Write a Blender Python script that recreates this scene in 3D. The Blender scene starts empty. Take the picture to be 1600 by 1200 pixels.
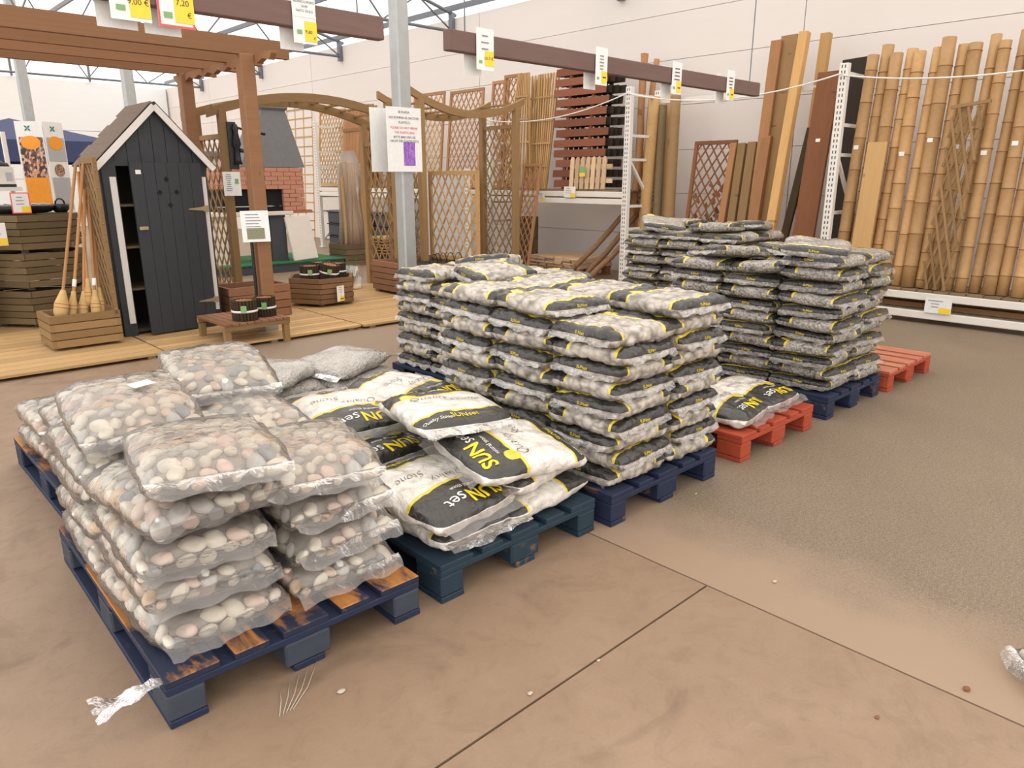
import bpy, bmesh, math, random
from mathutils import Vector as V, Matrix, Euler, noise
from mathutils.bvhtree import BVHTree
R = math.radians
rnd = random.Random(7)
S = bpy.context.scene
COL = S.collection
# ------------------------------------------------------------------ camera
F, PITCH, CAMH, YAW = 1138.0, .274, 1.40, .812
cam = bpy.data.cameras.new('camera'); cam.sensor_width = 36; cam.lens = 36*F/1600; cam.clip_end = 200; cam.clip_start = .02
camo = bpy.data.objects.new('camera', cam); COL.objects.link(camo)
camo.location = (0, 0, CAMH); camo.rotation_euler = (math.pi/2-PITCH, 0, YAW-math.pi/2)
S.camera = camo
# ------------------------------------------------------------------ sky and exposure
world = bpy.data.worlds.new('sky'); S.world = world; world.use_nodes = True
wn = world.node_tree; bg = wn.nodes['Background']
bg.inputs[0].default_value = (1.0, .98, .95, 1); bg.inputs[1].default_value = 1.5
S.view_settings.view_transform = 'Standard'; S.view_settings.look = 'None'
S.view_settings.exposure = .62; S.view_settings.gamma = 1; S.view_settings.use_curve_mapping = False
# ------------------------------------------------------------------ photo pixel -> place
FW = V((math.cos(YAW)*math.cos(PITCH), math.sin(YAW)*math.cos(PITCH), -math.sin(PITCH)))
RT = V((math.sin(YAW), -math.cos(YAW), 0)); UP = RT.cross(FW); CP = V((0, 0, CAMH))
def ray(u, v): return FW+RT*((u-800)/F)+UP*((600-v)/F)
def atx(u, v, X): d = ray(u, v); return CP+d*(X/d.x)
def aty(u, v, Y): d = ray(u, v); return CP+d*(Y/d.y)
def atz(u, v, z=0): d = ray(u, v); return CP+d*((z-CAMH)/d.z)
# ------------------------------------------------------------------ materials
class NT:
    def __init__(s, name):
        s.m = bpy.data.materials.new(name); s.m.use_nodes = True; s.t = s.m.node_tree; s.t.nodes.clear()
        s.out = s.n('ShaderNodeOutputMaterial')
    def n(s, k, **p):
        a = s.t.nodes.new(k)
        for q, v in p.items(): setattr(a, q, v)
        return a
    def l(s, a, b): s.t.links.new(a, b)
    def put(s, sock, v):
        if hasattr(v, 'links') or isinstance(v, bpy.types.NodeSocket): s.l(v, sock)
        else: sock.default_value = v
    def M(s, op, a, b=0, c=None, clamp=False):
        x = s.n('ShaderNodeMath', operation=op); x.use_clamp = clamp
        s.put(x.inputs[0], a); s.put(x.inputs[1], b)
        if c is not None: s.put(x.inputs[2], c)
        return x.outputs[0]
    def mix(s, f, a, b, bt='MIX'):
        x = s.n('ShaderNodeMix', data_type='RGBA', blend_type=bt)
        s.put(x.inputs[0], f); s.put(x.inputs[6], c4(a)); s.put(x.inputs[7], c4(b)); return x.outputs[2]
    def coord(s, scale=(1, 1, 1), rand=True, kind='Object'):
        tc = s.n('ShaderNodeTexCoord'); mp = s.n('ShaderNodeMapping'); mp.inputs['Scale'].default_value = scale
        s.l(tc.outputs[kind], mp.inputs[0])
        if rand:
            oi = s.n('ShaderNodeObjectInfo'); m = s.M('MULTIPLY', oi.outputs['Random'], 37.0)
            cb = s.n('ShaderNodeCombineXYZ')
            for i in range(3): s.l(m, cb.inputs[i])
            s.l(cb.outputs[0], mp.inputs['Location'])
        return mp.outputs[0]
    def noise(s, vec, scale, detail=4, rough=.55, dist=0):
        x = s.n('ShaderNodeTexNoise'); x.inputs['Scale'].default_value = scale; x.inputs['Detail'].default_value = detail
        x.inputs['Roughness'].default_value = rough; x.inputs['Distortion'].default_value = dist
        if vec is not None: s.l(vec, x.inputs['Vector'])
        return x.outputs[0]
    def voro(s, vec, scale, feature='F1', out='Distance'):
        x = s.n('ShaderNodeTexVoronoi', feature=feature); x.inputs['Scale'].default_value = scale
        if vec is not None: s.l(vec, x.inputs['Vector'])
        return x.outputs[out]
    def ramp(s, f, stops):
        x = s.n('ShaderNodeValToRGB'); e = x.color_ramp.elements
        e[0].position, e[0].color = stops[0][0], c4(stops[0][1]); e[1].position, e[1].color = stops[1][0], c4(stops[1][1])
        for p, c in stops[2:]: k = e.new(p); k.color = c4(c)
        s.l(f, x.inputs[0]); return x.outputs[0]
    def bump(s, h, st=.3, d=.01, nrm=None):
        x = s.n('ShaderNodeBump'); x.inputs['Strength'].default_value = st; x.inputs['Distance'].default_value = d
        s.l(h, x.inputs['Height'])
        if nrm is not None: s.l(nrm, x.inputs['Normal'])
        return x.outputs[0]
    def bsdf(s, col, rough=.6, nrm=None, metal=0, spec=.5, coat=0, coatr=.1, final=True):
        b = s.n('ShaderNodeBsdfPrincipled'); s.put(b.inputs['Base Color'], c4(col)); s.put(b.inputs['Roughness'], rough)
        b.inputs['Metallic'].default_value = metal; b.inputs['Specular IOR Level'].default_value = spec
        s.put(b.inputs['Coat Weight'], coat); b.inputs['Coat Roughness'].default_value = coatr
        if nrm is not None: s.l(nrm, b.inputs['Normal'])
        if final: s.l(b.outputs[0], s.out.inputs[0])
        return b.outputs[0]
def c4(c):
    if isinstance(c, (tuple, list)) and len(c) == 3: return (*c, 1)
    return c
def sr(r, g, b):  # 0-255 screen colour -> linear
    f = lambda c: (c/12.92 if c <= .04045 else ((c+.055)/1.055)**2.4)
    return (f(r/255), f(g/255), f(b/255))
MAT = {}
def plain(name, col, rough=.6, metal=0, var=.1, spec=.4):
    t = NT(name); v = t.coord((1, 1, 1), kind='Object'); n = t.noise(v, 14, 3)
    d = tuple(c*(1-var) for c in col); h = tuple(min(1, c*(1+var)) for c in col)
    t.bsdf(t.mix(n, d, h), rough, metal=metal, spec=spec); MAT[name] = t.m; return t.m
def wood(name, a, b, rough=.7, knots=True):
    tone = lambda c: tuple((q*.92+.08*(.3*c[0]+.6*c[1]+.1*c[2]))*.92 for q in c)
    a, b = tone(a), tone(b)
    t = NT(name); v = t.coord((1.2, 7, 7)); n = t.noise(v, 2.2, 5, .6, 1.2)
    v2 = t.coord((1.5, 40, 40)); n2 = t.noise(v2, 1.5, 3, .7)
    c = t.mix(n, a, b); c = t.mix(t.M('MULTIPLY', n2, .35), c, tuple(x*.55 for x in a))
    if knots:
        k = t.voro(t.coord((7, 1.6, 1.6)), 1.0); kk = t.M('LESS_THAN', k, .10)
        c = t.mix(t.M('MULTIPLY', kk, .6), c, tuple(x*.3 for x in a))
    oi = t.n('ShaderNodeObjectInfo'); g = t.M('MULTIPLY_ADD', oi.outputs['Random'], .35, .82)
    hs = t.n('ShaderNodeHueSaturation'); t.l(c, hs.inputs['Color']); t.l(g, hs.inputs['Value'])
    t.bsdf(hs.outputs[0], rough, t.bump(n2, .25, .003), spec=.25); MAT[name] = t.m; return t.m
def paint(name, col, wear, woodc):
    t = NT(name); v = t.coord((3, 9, 9)); n = t.noise(v, .9, 6, .65, .6)
    geo = t.n('ShaderNodeNewGeometry'); sx = t.n('ShaderNodeSeparateXYZ'); t.l(geo.outputs['Normal'], sx.inputs[0])
    up = t.M('MULTIPLY', t.M('GREATER_THAN', sx.outputs[2], .5), wear)
    f = t.M('MULTIPLY', t.M('SUBTRACT', t.M('ADD', n, up), .62), 9, clamp=True)
    g = t.noise(t.coord((2, 30, 30)), 2, 4)
    wc = t.mix(g, woodc, tuple(x*.55 for x in woodc))
    pc = t.mix(t.noise(v, 3, 4), tuple(x*.7 for x in col), tuple(min(1, x*1.25) for x in col))
    t.bsdf(t.mix(f, pc, wc), .6, t.bump(g, .2, .003), spec=.3); MAT[name] = t.m
def filmmat(name, haze, tint=(.92, .9, .88), gloss=.8):
    t = NT(name); v = t.coord((1, 1, 1)); w = t.noise(v, 16, 4, .6, 1.2); w2 = t.noise(v, 55, 2, .5, .4)
    nb = t.bump(t.M('MULTIPLY_ADD', w2, .25, w), .55, .02)
    tr = t.n('ShaderNodeBsdfTransparent'); tr.inputs[0].default_value = (.96, .955, .95, 1)
    df = t.n('ShaderNodeBsdfDiffuse'); df.inputs[0].default_value = c4(tint); t.l(nb, df.inputs['Normal'])
    tl = t.n('ShaderNodeBsdfTranslucent'); tl.inputs[0].default_value = c4(tint)
    m0 = t.n('ShaderNodeMixShader'); m0.inputs[0].default_value = .45; t.l(df.outputs[0], m0.inputs[1]); t.l(tl.outputs[0], m0.inputs[2])
    m1 = t.n('ShaderNodeMixShader'); hz = t.M('MULTIPLY_ADD', t.noise(v, 9, 3), haze*1.1, haze*.45)
    t.l(hz, m1.inputs[0]); t.l(tr.outputs[0], m1.inputs[1]); t.l(m0.outputs[0], m1.inputs[2])
    gl = t.n('ShaderNodeBsdfGlossy'); gl.inputs['Roughness'].default_value = .17; t.l(nb, gl.inputs['Normal'])
    fr = t.n('ShaderNodeFresnel'); fr.inputs[0].default_value = 1.45; t.l(nb, fr.inputs['Normal'])
    m2 = t.n('ShaderNodeMixShader'); t.l(t.M('MULTIPLY', fr.outputs[0], gloss, clamp=True), m2.inputs[0]); t.l(m1.outputs[0], m2.inputs[1]); t.l(gl.outputs[0], m2.inputs[2])
    t.l(m2.outputs[0], t.out.inputs[0]); MAT[name] = t.m
def bagmat(name, L, W, T, light, dark, cell, printed=True, big=.30, small=.15, film=.5):
    """printed plastic sack; +x end carries the wide black band, -x end the narrow one"""
    t = NT(name); tc = t.n('ShaderNodeTexCoord'); sx = t.n('ShaderNodeSeparateXYZ'); t.l(tc.outputs['Object'], sx.inputs[0])
    x, y, z = sx.outputs; v = t.coord((1, 1, 1))
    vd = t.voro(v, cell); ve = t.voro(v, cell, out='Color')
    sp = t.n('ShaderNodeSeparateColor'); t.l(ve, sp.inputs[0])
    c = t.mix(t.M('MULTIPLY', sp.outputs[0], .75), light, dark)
    gap_shade = t.M('MULTIPLY', t.M('SUBTRACT', vd, .42), 2.4, clamp=True)  # shade in the gaps between pebbles, painted into the colour
    c = t.mix(t.M('MULTIPLY', gap_shade, .9), c, tuple(q*.35 for q in dark))
    milk = t.M('MULTIPLY_ADD', t.noise(v, 7, 3), .7, film-.35, clamp=True)
    c = t.mix(milk, c, (.80, .765, .71))
    rough = .38
    if printed:
        wob = t.M('MULTIPLY', t.M('SINE', t.M('MULTIPLY_ADD', y, 7.0, .6)), .012)
        bx = t.M('ADD', x, wob)
        e1 = L*(.5-big); e2 = -L*(.5-small)
        zt = t.M('GREATER_THAN', z, T*.52)
        blk = t.M('MAXIMUM', t.M('GREATER_THAN', bx, e1), t.M('LESS_THAN', bx, e2))
        yel = t.M('MAXIMUM', t.M('LESS_THAN', t.M('ABSOLUTE', t.M('SUBTRACT', bx, e1-.007)), .007), t.M('LESS_THAN', t.M('ABSOLUTE', t.M('SUBTRACT', bx, e2+.006)), .006))
        dx = t.M('SUBTRACT', x, e1); dy = t.M('SUBTRACT', y, W*.30)
        circ = t.M('LESS_THAN', t.M('ADD', t.M('MULTIPLY', dx, dx), t.M('MULTIPLY', dy, dy)), .0011)
        yel = t.M('MAXIMUM', yel, circ)
        c = t.mix(t.M('MULTIPLY', blk, zt), c, (.022, .020, .018))
        c = t.mix(t.M('MULTIPLY', yel, zt), c, (.74, .56, .04))
    h = t.M('ADD', t.M('MULTIPLY', vd, -1.0), t.M('MULTIPLY', t.noise(v, 22, 4, .6, 1.8), 1.1))
    nb = t.bump(h, .65, .014)
    t.bsdf(c, rough, nb, spec=.5, coat=.55, coatr=.18); MAT[name] = t.m
plain('white_paper', (.80, .79, .77), .35); plain('dark_ink', (.06, .06, .09), .6); plain('red_ink', (.70, .05, .10), .6)
plain('yellow_card', (.90, .62, .04), .4); plain('red_card', (.80, .10, .09), .5); plain('black_metal', (.018, .018, .02), .4)
plain('galvanised', (.40, .405, .40), .45, .55, .16); plain('rack_white', (.74, .70, .64), .45, 0, .04); plain('steel_grey', (.16, .17, .19), .5, .4)
plain('panel_grey', (.50, .50, .52), .5, 0, .04); plain('shed_black', (.032, .035, .041), .55, 0, .25); plain('shed_inside', (.05, .038, .028), .8)
plain('shed_white', (.72, .68, .64), .5); plain('orange_print', (.85, .32, .03), .5); plain('grey_print', (.42, .42, .44), .5)
plain('teal_ink', (.02, .20, .19), .6); plain('navy_cloth', (.045, .055, .13), .8); plain('brass', (.45, .36, .22), .4, .6)
plain('green_turf', (.025, .15, .055), .95, 0, .5); plain('dark_grey', (.06, .065, .075), .7); plain('hood_grey', (.165, .165, .17), .85, 0, .15)
plain('brick_salmon', (.50, .23, .155), .85, 0, .2); plain('mortar', (.45, .26, .19), .9); plain('slab_white', (.70, .65, .58), .7, 0, .07)
plain('recess_black', (.008, .008, .009), .9); plain('straw', (.55, .36, .15), .9, 0, .25); plain('plastic_band', (.85, .84, .82), .4)  # first one: plain matt black for the firebox block and door diamonds
plain('yellow_ink', (.82, .62, .02), .45); plain('white_ink', (.80, .78, .74), .45); plain('brown_ink', (.07, .045, .03), .6); plain('grey_ink', (.25, .25, .27), .6)
plain('green_ink', (.22, .40, .16), .6); plain('soil', (.03, .022, .016), .95, 0, .5); plain('rope_white', (.75, .73, .70), .8); plain('lilac_flower', (.25, .17, .36), .8)
plain('yellow_flower', (.85, .55, .05), .8); plain('dry_leaf', (.22, .09, .04), .9); plain('stone_chip', (.46, .41, .34), .9); plain('shingle', (.17, .125, .095), .95, 0, .35)
plain('slot_black', (.02, .02, .02), .8); plain('clay_red', (.42, .16, .09), .8); plain('leaf_green', (.06, .12, .04), .8); plain('leaflet_photo', (.22, .22, .13), .5, 0, .6)
wood('pine_pale', sr(212, 172, 112), sr(188, 140, 82)); wood('pine_yellow', sr(226, 180, 112), sr(200, 146, 82))
wood('deck_pine', sr(214, 176, 120), sr(186, 144, 90)); wood('cedar', sr(184, 132, 84), sr(156, 106, 64)); wood('pergola_wood', sr(168, 122, 84), sr(142, 98, 66))
wood('treated', sr(168, 132, 84), sr(140, 108, 68)); wood('treated_green', sr(132, 112, 78), sr(110, 90, 60)); wood('planter_wood', sr(146, 108, 72), sr(118, 86, 56))
wood('planter_red', sr(162, 114, 80), sr(136, 92, 64)); wood('dark_beam', sr(134, 106, 98), sr(112, 86, 80)); wood('fence_brown', sr(154, 92, 64), sr(132, 76, 52), knots=False)
wood('board_brown', sr(152, 98, 60), sr(126, 76, 46)); wood('board_dark', sr(66, 54, 44), sr(46, 38, 32)); wood('lattice_orange', sr(196, 144, 96), sr(168, 116, 74))
wood('bark', sr(84, 66, 40), sr(50, 40, 26)); wood('picket_cream', sr(232, 200, 162), sr(214, 178, 138), knots=False); wood('bamboo', sr(214, 170, 112), sr(182, 134, 80), .42, knots=False)
wood('bamboo_node', sr(164, 120, 70), sr(116, 82, 48), knots=False); wood('log_dark', sr(80, 62, 44), sr(52, 40, 28), knots=False); wood('log_end', sr(196, 140, 84), sr(150, 98, 56), knots=False)
wood('broom_wood', sr(206, 150, 90), sr(182, 122, 68), .5, knots=False); wood('old_wood', sr(150, 128, 96), sr(120, 98, 70))
paint('paint_navy', (.018, .024, .050), .17, sr(190, 128, 68)); paint('paint_navy_clean', (.016, .024, .056), .0, sr(150, 110, 70)); paint('paint_teal', (.017, .036, .055), .02, sr(150, 120, 80))
paint('paint_red', (.38, .062, .028), .0, sr(200, 110, 60)); paint('paint_red_worn', (.46, .16, .10), .14, sr(206, 150, 110)); paint('block_navy', (.045, .055, .075), -.02, sr(150, 104, 60))
filmmat('film', .15, (.97, .94, .91), 1.25); filmmat('film_flap', .22, (.88, .86, .84), .7); filmmat('film_thin', .17, (.80, .77, .74), .35)
BL, BW, BT = .398, .378, .074          # stacked sack body
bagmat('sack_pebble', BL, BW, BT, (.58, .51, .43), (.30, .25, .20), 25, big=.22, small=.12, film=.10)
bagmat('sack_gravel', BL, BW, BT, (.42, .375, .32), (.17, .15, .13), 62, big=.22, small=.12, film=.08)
GL, GW, GT = .50, .41, .10            # looser sacks in the open pallet
bagmat('sack_open', GL, GW, GT, (.82, .76, .68), (.60, .54, .47), 24, big=.34, small=.17, film=.62)
bagmat('sack_plain', GL, GW, GT, (.40, .36, .32), (.20, .175, .155), 75, printed=False, film=.34)
PEB = ['pebble_cream', 'pebble_pink', 'pebble_grey', 'pebble_slate', 'pebble_ochre']
for n_, c_ in zip(PEB, [(.88, .77, .64), (.80, .61, .50), (.62, .59, .55), (.33, .34, .35), (.78, .56, .34)]): plain(n_, c_, .65, 0, .22)
plain('pebble_bed', (.40, .35, .30), .9, 0, .5)
def glassy():
    t = NT('clear_plastic'); tr = t.n('ShaderNodeBsdfTransparent'); gl = t.n('ShaderNodeBsdfGlossy'); gl.inputs['Roughness'].default_value = .1
    m = t.n('ShaderNodeMixShader'); m.inputs[0].default_value = .22; t.l(tr.outputs[0], m.inputs[1]); t.l(gl.outputs[0], m.inputs[2]); t.l(m.outputs[0], t.out.inputs[0]); MAT['clear_plastic'] = t.m
    t = NT('roof_sheet'); tr = t.n('ShaderNodeBsdfTransparent'); tr.inputs[0].default_value = (.97, .97, .98, 1)
    tl = t.n('ShaderNodeBsdfTranslucent'); tl.inputs[0].default_value = (.92, .91, .9, 1)
    m = t.n('ShaderNodeMixShader'); m.inputs[0].default_value = .38; t.l(tr.outputs[0], m.inputs[1]); t.l(tl.outputs[0], m.inputs[2]); t.l(m.outputs[0], t.out.inputs[0]); MAT['roof_sheet'] = t.m
    t = NT('roof_sheet_beige'); tr = t.n('ShaderNodeBsdfTransparent'); tr.inputs[0].default_value = (.95, .86, .76, 1)
    tl = t.n('ShaderNodeBsdfTranslucent'); tl.inputs[0].default_value = (.9, .82, .74, 1)
    m = t.n('ShaderNodeMixShader'); m.inputs[0].default_value = .6; t.l(tr.outputs[0], m.inputs[1]); t.l(tl.outputs[0], m.inputs[2]); t.l(m.outputs[0], t.out.inputs[0]); MAT['roof_sheet_beige'] = t.m
glassy()
def floormats():
    t = NT('concrete_smooth'); v = t.coord((1, 1, 1), rand=False)
    a = t.noise(v, .9, 6, .6, .5); b = t.noise(v, 4.5, 5, .65, .8); g = t.noise(v, 90, 3, .7)
    c = t.mix(a, sr(138, 113, 91), sr(174, 149, 126)); c = t.mix(t.M('MULTIPLY', b, .5), c, sr(118, 94, 73))
    st = t.M('MULTIPLY', t.M('SUBTRACT', t.noise(v, 1.7, 6, .6, 1.5), .56), 7, clamp=True); c = t.mix(t.M('MULTIPLY', st, .5), c, sr(92, 76, 60))
    mo = t.M('MULTIPLY', t.M('SUBTRACT', t.noise(v, 11, 6, .7, .8), .5), 3.5, clamp=True); c = t.mix(t.M('MULTIPLY', mo, .4), c, sr(102, 84, 67))
    c = t.mix(t.M('MULTIPLY', g, .22), c, sr(86, 68, 52))
    t.bsdf(c, t.M('MULTIPLY_ADD', b, .3, .38), t.bump(g, .12, .003), spec=.35); MAT['concrete_smooth'] = t.m
    t = NT('concrete_rough'); v = t.coord((1, 1, 1), rand=False); tc = t.n('ShaderNodeTexCoord'); sx = t.n('ShaderNodeSeparateXYZ'); t.l(tc.outputs['Object'], sx.inputs[0])
    a = t.noise(v, .8, 6, .6, .6); g = t.noise(v, 75, 4, .75); g2 = t.noise(v, 240, 2, .6)
    dark = t.mix(a, sr(112, 97, 80), sr(150, 133, 113)); dark = t.mix(t.M('MULTIPLY', t.M('MULTIPLY', t.M('SUBTRACT', g, .38), 3.2, clamp=True), .6), dark, sr(72, 60, 48)); dark = t.mix(t.M('MULTIPLY', t.M('GREATER_THAN', g2, .60), .55), dark, sr(184, 168, 148))
    lite = t.mix(a, sr(144, 121, 101), sr(160, 137, 116))
    k = t.M('ADD', sx.outputs[0], t.M('MULTIPLY', t.M('SUBTRACT', t.noise(v, 3, 6, .7), .5), .6))
    f = t.M('MULTIPLY', t.M('SUBTRACT', k, 2.28), 2.6, clamp=True)
    far = t.M('MULTIPLY', t.M('SUBTRACT', sx.outputs[1], 2.6), .8, clamp=True)
    f2 = t.M('MULTIPLY', f, t.M('SUBTRACT', 1.0, t.M('MULTIPLY', far, .45)))
    t.bsdf(t.mix(f2, lite, dark), .55, t.bump(t.M('MULTIPLY', g, f2), .4, .006), spec=.3); MAT['concrete_rough'] = t.m
    t = NT('wall_plaster'); v = t.coord((1, 1, 1), rand=False); a = t.noise(v, .5, 5, .6); b = t.noise(v, 5, 4)
    c = t.mix(a, sr(221, 211, 204), sr(229, 222, 216)); c = t.mix(t.M('MULTIPLY', b, .12), c, sr(196, 180, 164)); t.bsdf(c, .75, spec=.2); MAT['wall_plaster'] = t.m
floormats()
plain('wall_white', (.80, .80, .79), .7, 0, .03); plain('wall_joint', (.44, .42, .40), .9)
# ------------------------------------------------------------------ objects
OFF = {}
def tag(o, label, cat, group=None):
    o['label'] = label; o['category'] = cat
    if group: o['group'] = group
    return o
def thing(name, label, cat, loc=(0, 0, 0), rot=None, group=None, worldc=True):
    o = bpy.data.objects.new(name, None); o.empty_display_size = .05; COL.objects.link(o); o.location = loc
    if rot is not None: o.rotation_euler = rot
    OFF[o.name] = V(loc) if worldc else V((0, 0, 0))
    return tag(o, label, cat, group)
def struct(name, loc=(0, 0, 0)):
    o = bpy.data.objects.new(name, None); COL.objects.link(o); o.location = loc; o['kind'] = 'structure'; OFF[o.name] = V(loc); return o
def add(name, mesh, root=None, M=None):
    o = bpy.data.objects.new(name, mesh); COL.objects.link(o)
    if M is None: M = Matrix()
    if root is not None:
        o.parent = root
        off = OFF.get(root.name, V((0, 0, 0))); M = Matrix.Translation(-off) @ M
        OFF[o.name] = off + (M.translation if not M.is_identity else V((0, 0, 0)))*0
    o.matrix_basis = M; return o
def sub(o, part):
    """make a part the sub-part of another part of the same thing"""
    o.parent = part; o.matrix_parent_inverse = part.matrix_basis.inverted(); return o
def bm_mesh(bm, name, mat, smooth=False):
    me = bpy.data.meshes.new(name); bm.to_mesh(me); bm.free()
    for k in (mat if isinstance(mat, (list, tuple)) else [mat]): me.materials.append(MAT[k])
    if smooth: me.polygons.foreach_set('use_smooth', [True]*len(me.polygons))
    return me
CACHE = {}
def cube(mat):
    if ('c', mat) not in CACHE:
        bm = bmesh.new(); bmesh.ops.create_cube(bm, size=1); CACHE['c', mat] = bm_mesh(bm, 'board_'+mat, mat)
    return CACHE['c', mat]
def bbox(w, d, h, mat, bev=.004):
    k = ('b', round(w, 3), round(d, 3), round(h, 3), mat, bev)
    if k not in CACHE:
        bm = bmesh.new(); bmesh.ops.create_cube(bm, size=1)
        for v in bm.verts: v.co = V((v.co.x*w, v.co.y*d, v.co.z*h))
        bmesh.ops.bevel(bm, geom=bm.edges[:], offset=bev, segments=1, affect='EDGES'); CACHE[k] = bm_mesh(bm, 'block_'+mat, mat)
    return CACHE[k]
def cyl(mat, seg=14, r2=1.0, cap=True):
    k = ('y', mat, seg, r2)
    if k not in CACHE:
        bm = bmesh.new(); bmesh.ops.create_cone(bm, cap_ends=cap, segments=seg, radius1=1, radius2=r2, depth=1)
        bmesh.ops.rotate(bm, verts=bm.verts, cent=(0, 0, 0), matrix=Matrix.Rotation(math.pi/2, 3, 'Y')); me = bm_mesh(bm, 'rod_'+mat, mat)
        me.polygons.foreach_set('use_smooth', [len(p.vertices) == 4 for p in me.polygons]); CACHE[k] = me
    return CACHE[k]
def frame(p0, p1, up=(0, 0, 1)):
    p0, p1 = V(p0), V(p1); x = (p1-p0).normalized(); u = V(up)
    if abs(x.dot(u)) > .999: u = V((0, 1, 0))
    y = u.cross(x).normalized(); z = x.cross(y)
    M = Matrix((x, y, z)).transposed().to_4x4(); M.translation = (p0+p1)/2; return M, (p1-p0).length
def plank(root, name, p0, p1, w, t, mat, up=(0, 0, 1), bev=0):
    """board from p0 to p1; t = size along up, w = size across"""
    M, L = frame(p0, p1, up)
    if bev: return add(name, bbox(L, w, t, mat, bev), root, M)
    return add(name, cube(mat), root, M @ Matrix.Diagonal((L, w, t, 1)))
def block(root, name, c, s, mat, rz=0, bev=0):
    M = Matrix.Translation(V(c)) @ Matrix.Rotation(rz, 4, 'Z')
    if bev: return add(name, bbox(*s, mat, bev), root, M)
    return add(name, cube(mat), root, M @ Matrix.Diagonal((*s, 1)))
def rod(root, name, p0, p1, r, mat, seg=12, taper=1.0):
    M, L = frame(p0, p1); return add(name, cyl(mat, seg, taper), root, M @ Matrix.Diagonal((L, r, r, 1)))
def poly(name, verts, faces, mat, smooth=False):
    me = bpy.data.meshes.new(name); me.from_pydata([tuple(v) for v in verts], [], faces); me.update()
    for k in (mat if isinstance(mat, (list, tuple)) else [mat]): me.materials.append(MAT[k])
    if smooth: me.polygons.foreach_set('use_smooth', [True]*len(me.polygons))
    return me
def prism(name, outline, d, mat):
    """outline of 2D points in the local x/z plane, extruded d along +y"""
    n = len(outline); vs = [(x, 0, z) for x, z in outline]+[(x, d, z) for x, z in outline]
    fs = [tuple(range(n)), tuple(range(2*n-1, n-1, -1))]+[(i, i+n, (i+1) % n+n, (i+1) % n) for i in range(n)]
    bm = bmesh.new(); me = poly(name, vs, fs, mat); bm.from_mesh(me); bmesh.ops.recalc_face_normals(bm, faces=bm.faces[:]); bm.to_mesh(me); bm.free(); return me
def tube(name, pts, r, mat, seg=6):
    bm = bmesh.new(); rings = []
    for i, p in enumerate(pts):
        p = V(p); a = V(pts[max(0, i-1)]); b = V(pts[min(len(pts)-1, i+1)]); x = (b-a).normalized()
        u = V((0, 0, 1)) if abs(x.z) < .9 else V((0, 1, 0)); y = u.cross(x).normalized(); z = x.cross(y)
        rr = r[i] if isinstance(r, (list, tuple)) else r
        rings.append([bm.verts.new(p+(y*math.cos(k*2*math.pi/seg)+z*math.sin(k*2*math.pi/seg))*rr) for k in range(seg)])
    for a, b in zip(rings, rings[1:]):
        for k in range(seg): bm.faces.new((a[k], a[(k+1) % seg], b[(k+1) % seg], b[k]))
    bm.faces.new(rings[0][::-1]); bm.faces.new(rings[-1]); return bm_mesh(bm, name, mat, True)
def text_mesh(lines, mat, flat=True):
    """lines of (text, x, y, size[, shear]) centred on x; mesh in the local x/y plane"""
    bm = bmesh.new()
    for ln in lines:
        s, x, y, size = ln[:4]
        cu = bpy.data.curves.new('lettering', 'FONT'); cu.body = s; cu.size = size; cu.align_x = 'CENTER'; cu.align_y = 'CENTER'; cu.resolution_u = 3
        cu.shear = ln[4] if len(ln) > 4 else 0
        if len(ln) > 5: cu.offset = ln[5]
        o = bpy.data.objects.new('lettering', cu); COL.objects.link(o); bpy.context.view_layer.update()
        me = o.to_mesh(); b2 = bmesh.new(); b2.from_mesh(me); bmesh.ops.translate(b2, verts=b2.verts, vec=(x, y, 0))
        t2 = bpy.data.meshes.new('tmp'); b2.to_mesh(t2); b2.free(); bm.from_mesh(t2); bpy.data.meshes.remove(t2)
        o.to_mesh_clear(); bpy.data.objects.remove(o); bpy.data.curves.remove(cu)
    return bm_mesh(bm, 'lettering', mat)
def copy_tree(o, parent=None):
    c = o.copy(); COL.objects.link(c); c.parent = parent
    for ch in o.children: copy_tree(ch, c)
    return c
# ================================================================== SETTING
fl = struct('floor')
add('subfloor', cube('dark_grey'), fl, Matrix.Translation((1, 9, -.06)) @ Matrix.Diagonal((22, 38, .09, 1)))
def slab(x0, x1, y0, y1, mat):
    me = poly('slab', [(x, y, z) for z in (-.04, 0) for x, y in ((x0, y0), (x1, y0), (x1, y1), (x0, y1))],
              [(3, 2, 1, 0), (4, 5, 6, 7), (0, 1, 5, 4), (1, 2, 6, 5), (2, 3, 7, 6), (3, 0, 4, 7)], mat); add('floor_slab', me, fl)
g = .004
slab(-10, 2.1-g, -10, 1.2-g, 'concrete_smooth'); slab(-10, 2.1-g, 1.2+g, 28, 'concrete_smooth'); slab(2.1+g, 12, -10, 28, 'concrete_rough')
WX, WY, WZ = 9.25, 25.9, 4.22
wr = struct('wall_right', (WX, 9, 0)); h0 = 0
for k in range(7):                                         # courses of long panels with open joints
    z0, z1 = k*.603, k*.603+.597
    for j in range(6): block(wr, 'wall_panel', (WX+.1, -7.4+j*6+2.995, (z0+z1)/2), (.2, 5.988, z1-z0), 'wall_plaster')
block(wr, 'joint_backing', (WX+.13, 10.5, WZ/2), (.17, 36, WZ), 'wall_joint')
wb = struct('wall_back', (1, WY, 0))
for k in range(3):
    for j in range(3): block(wb, 'wall_panel', (-6.8+j*6.4, WY+.1, .7+k*1.407), (6.38, .2, 1.395), 'wall_white')
block(wb, 'joint_backing', (-.4, WY+.13, WZ/2), (19.2, .17, WZ), 'wall_joint')
ce = struct('ceiling', (1.7, 9, 6))
RX, RZ = 1.7, 6.15
def roofpt(x, y): return V((x, y, WZ+.12+(RZ-WZ)*(1-abs(x-RX)/(WX+.3-RX))))
y = -7.0
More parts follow.
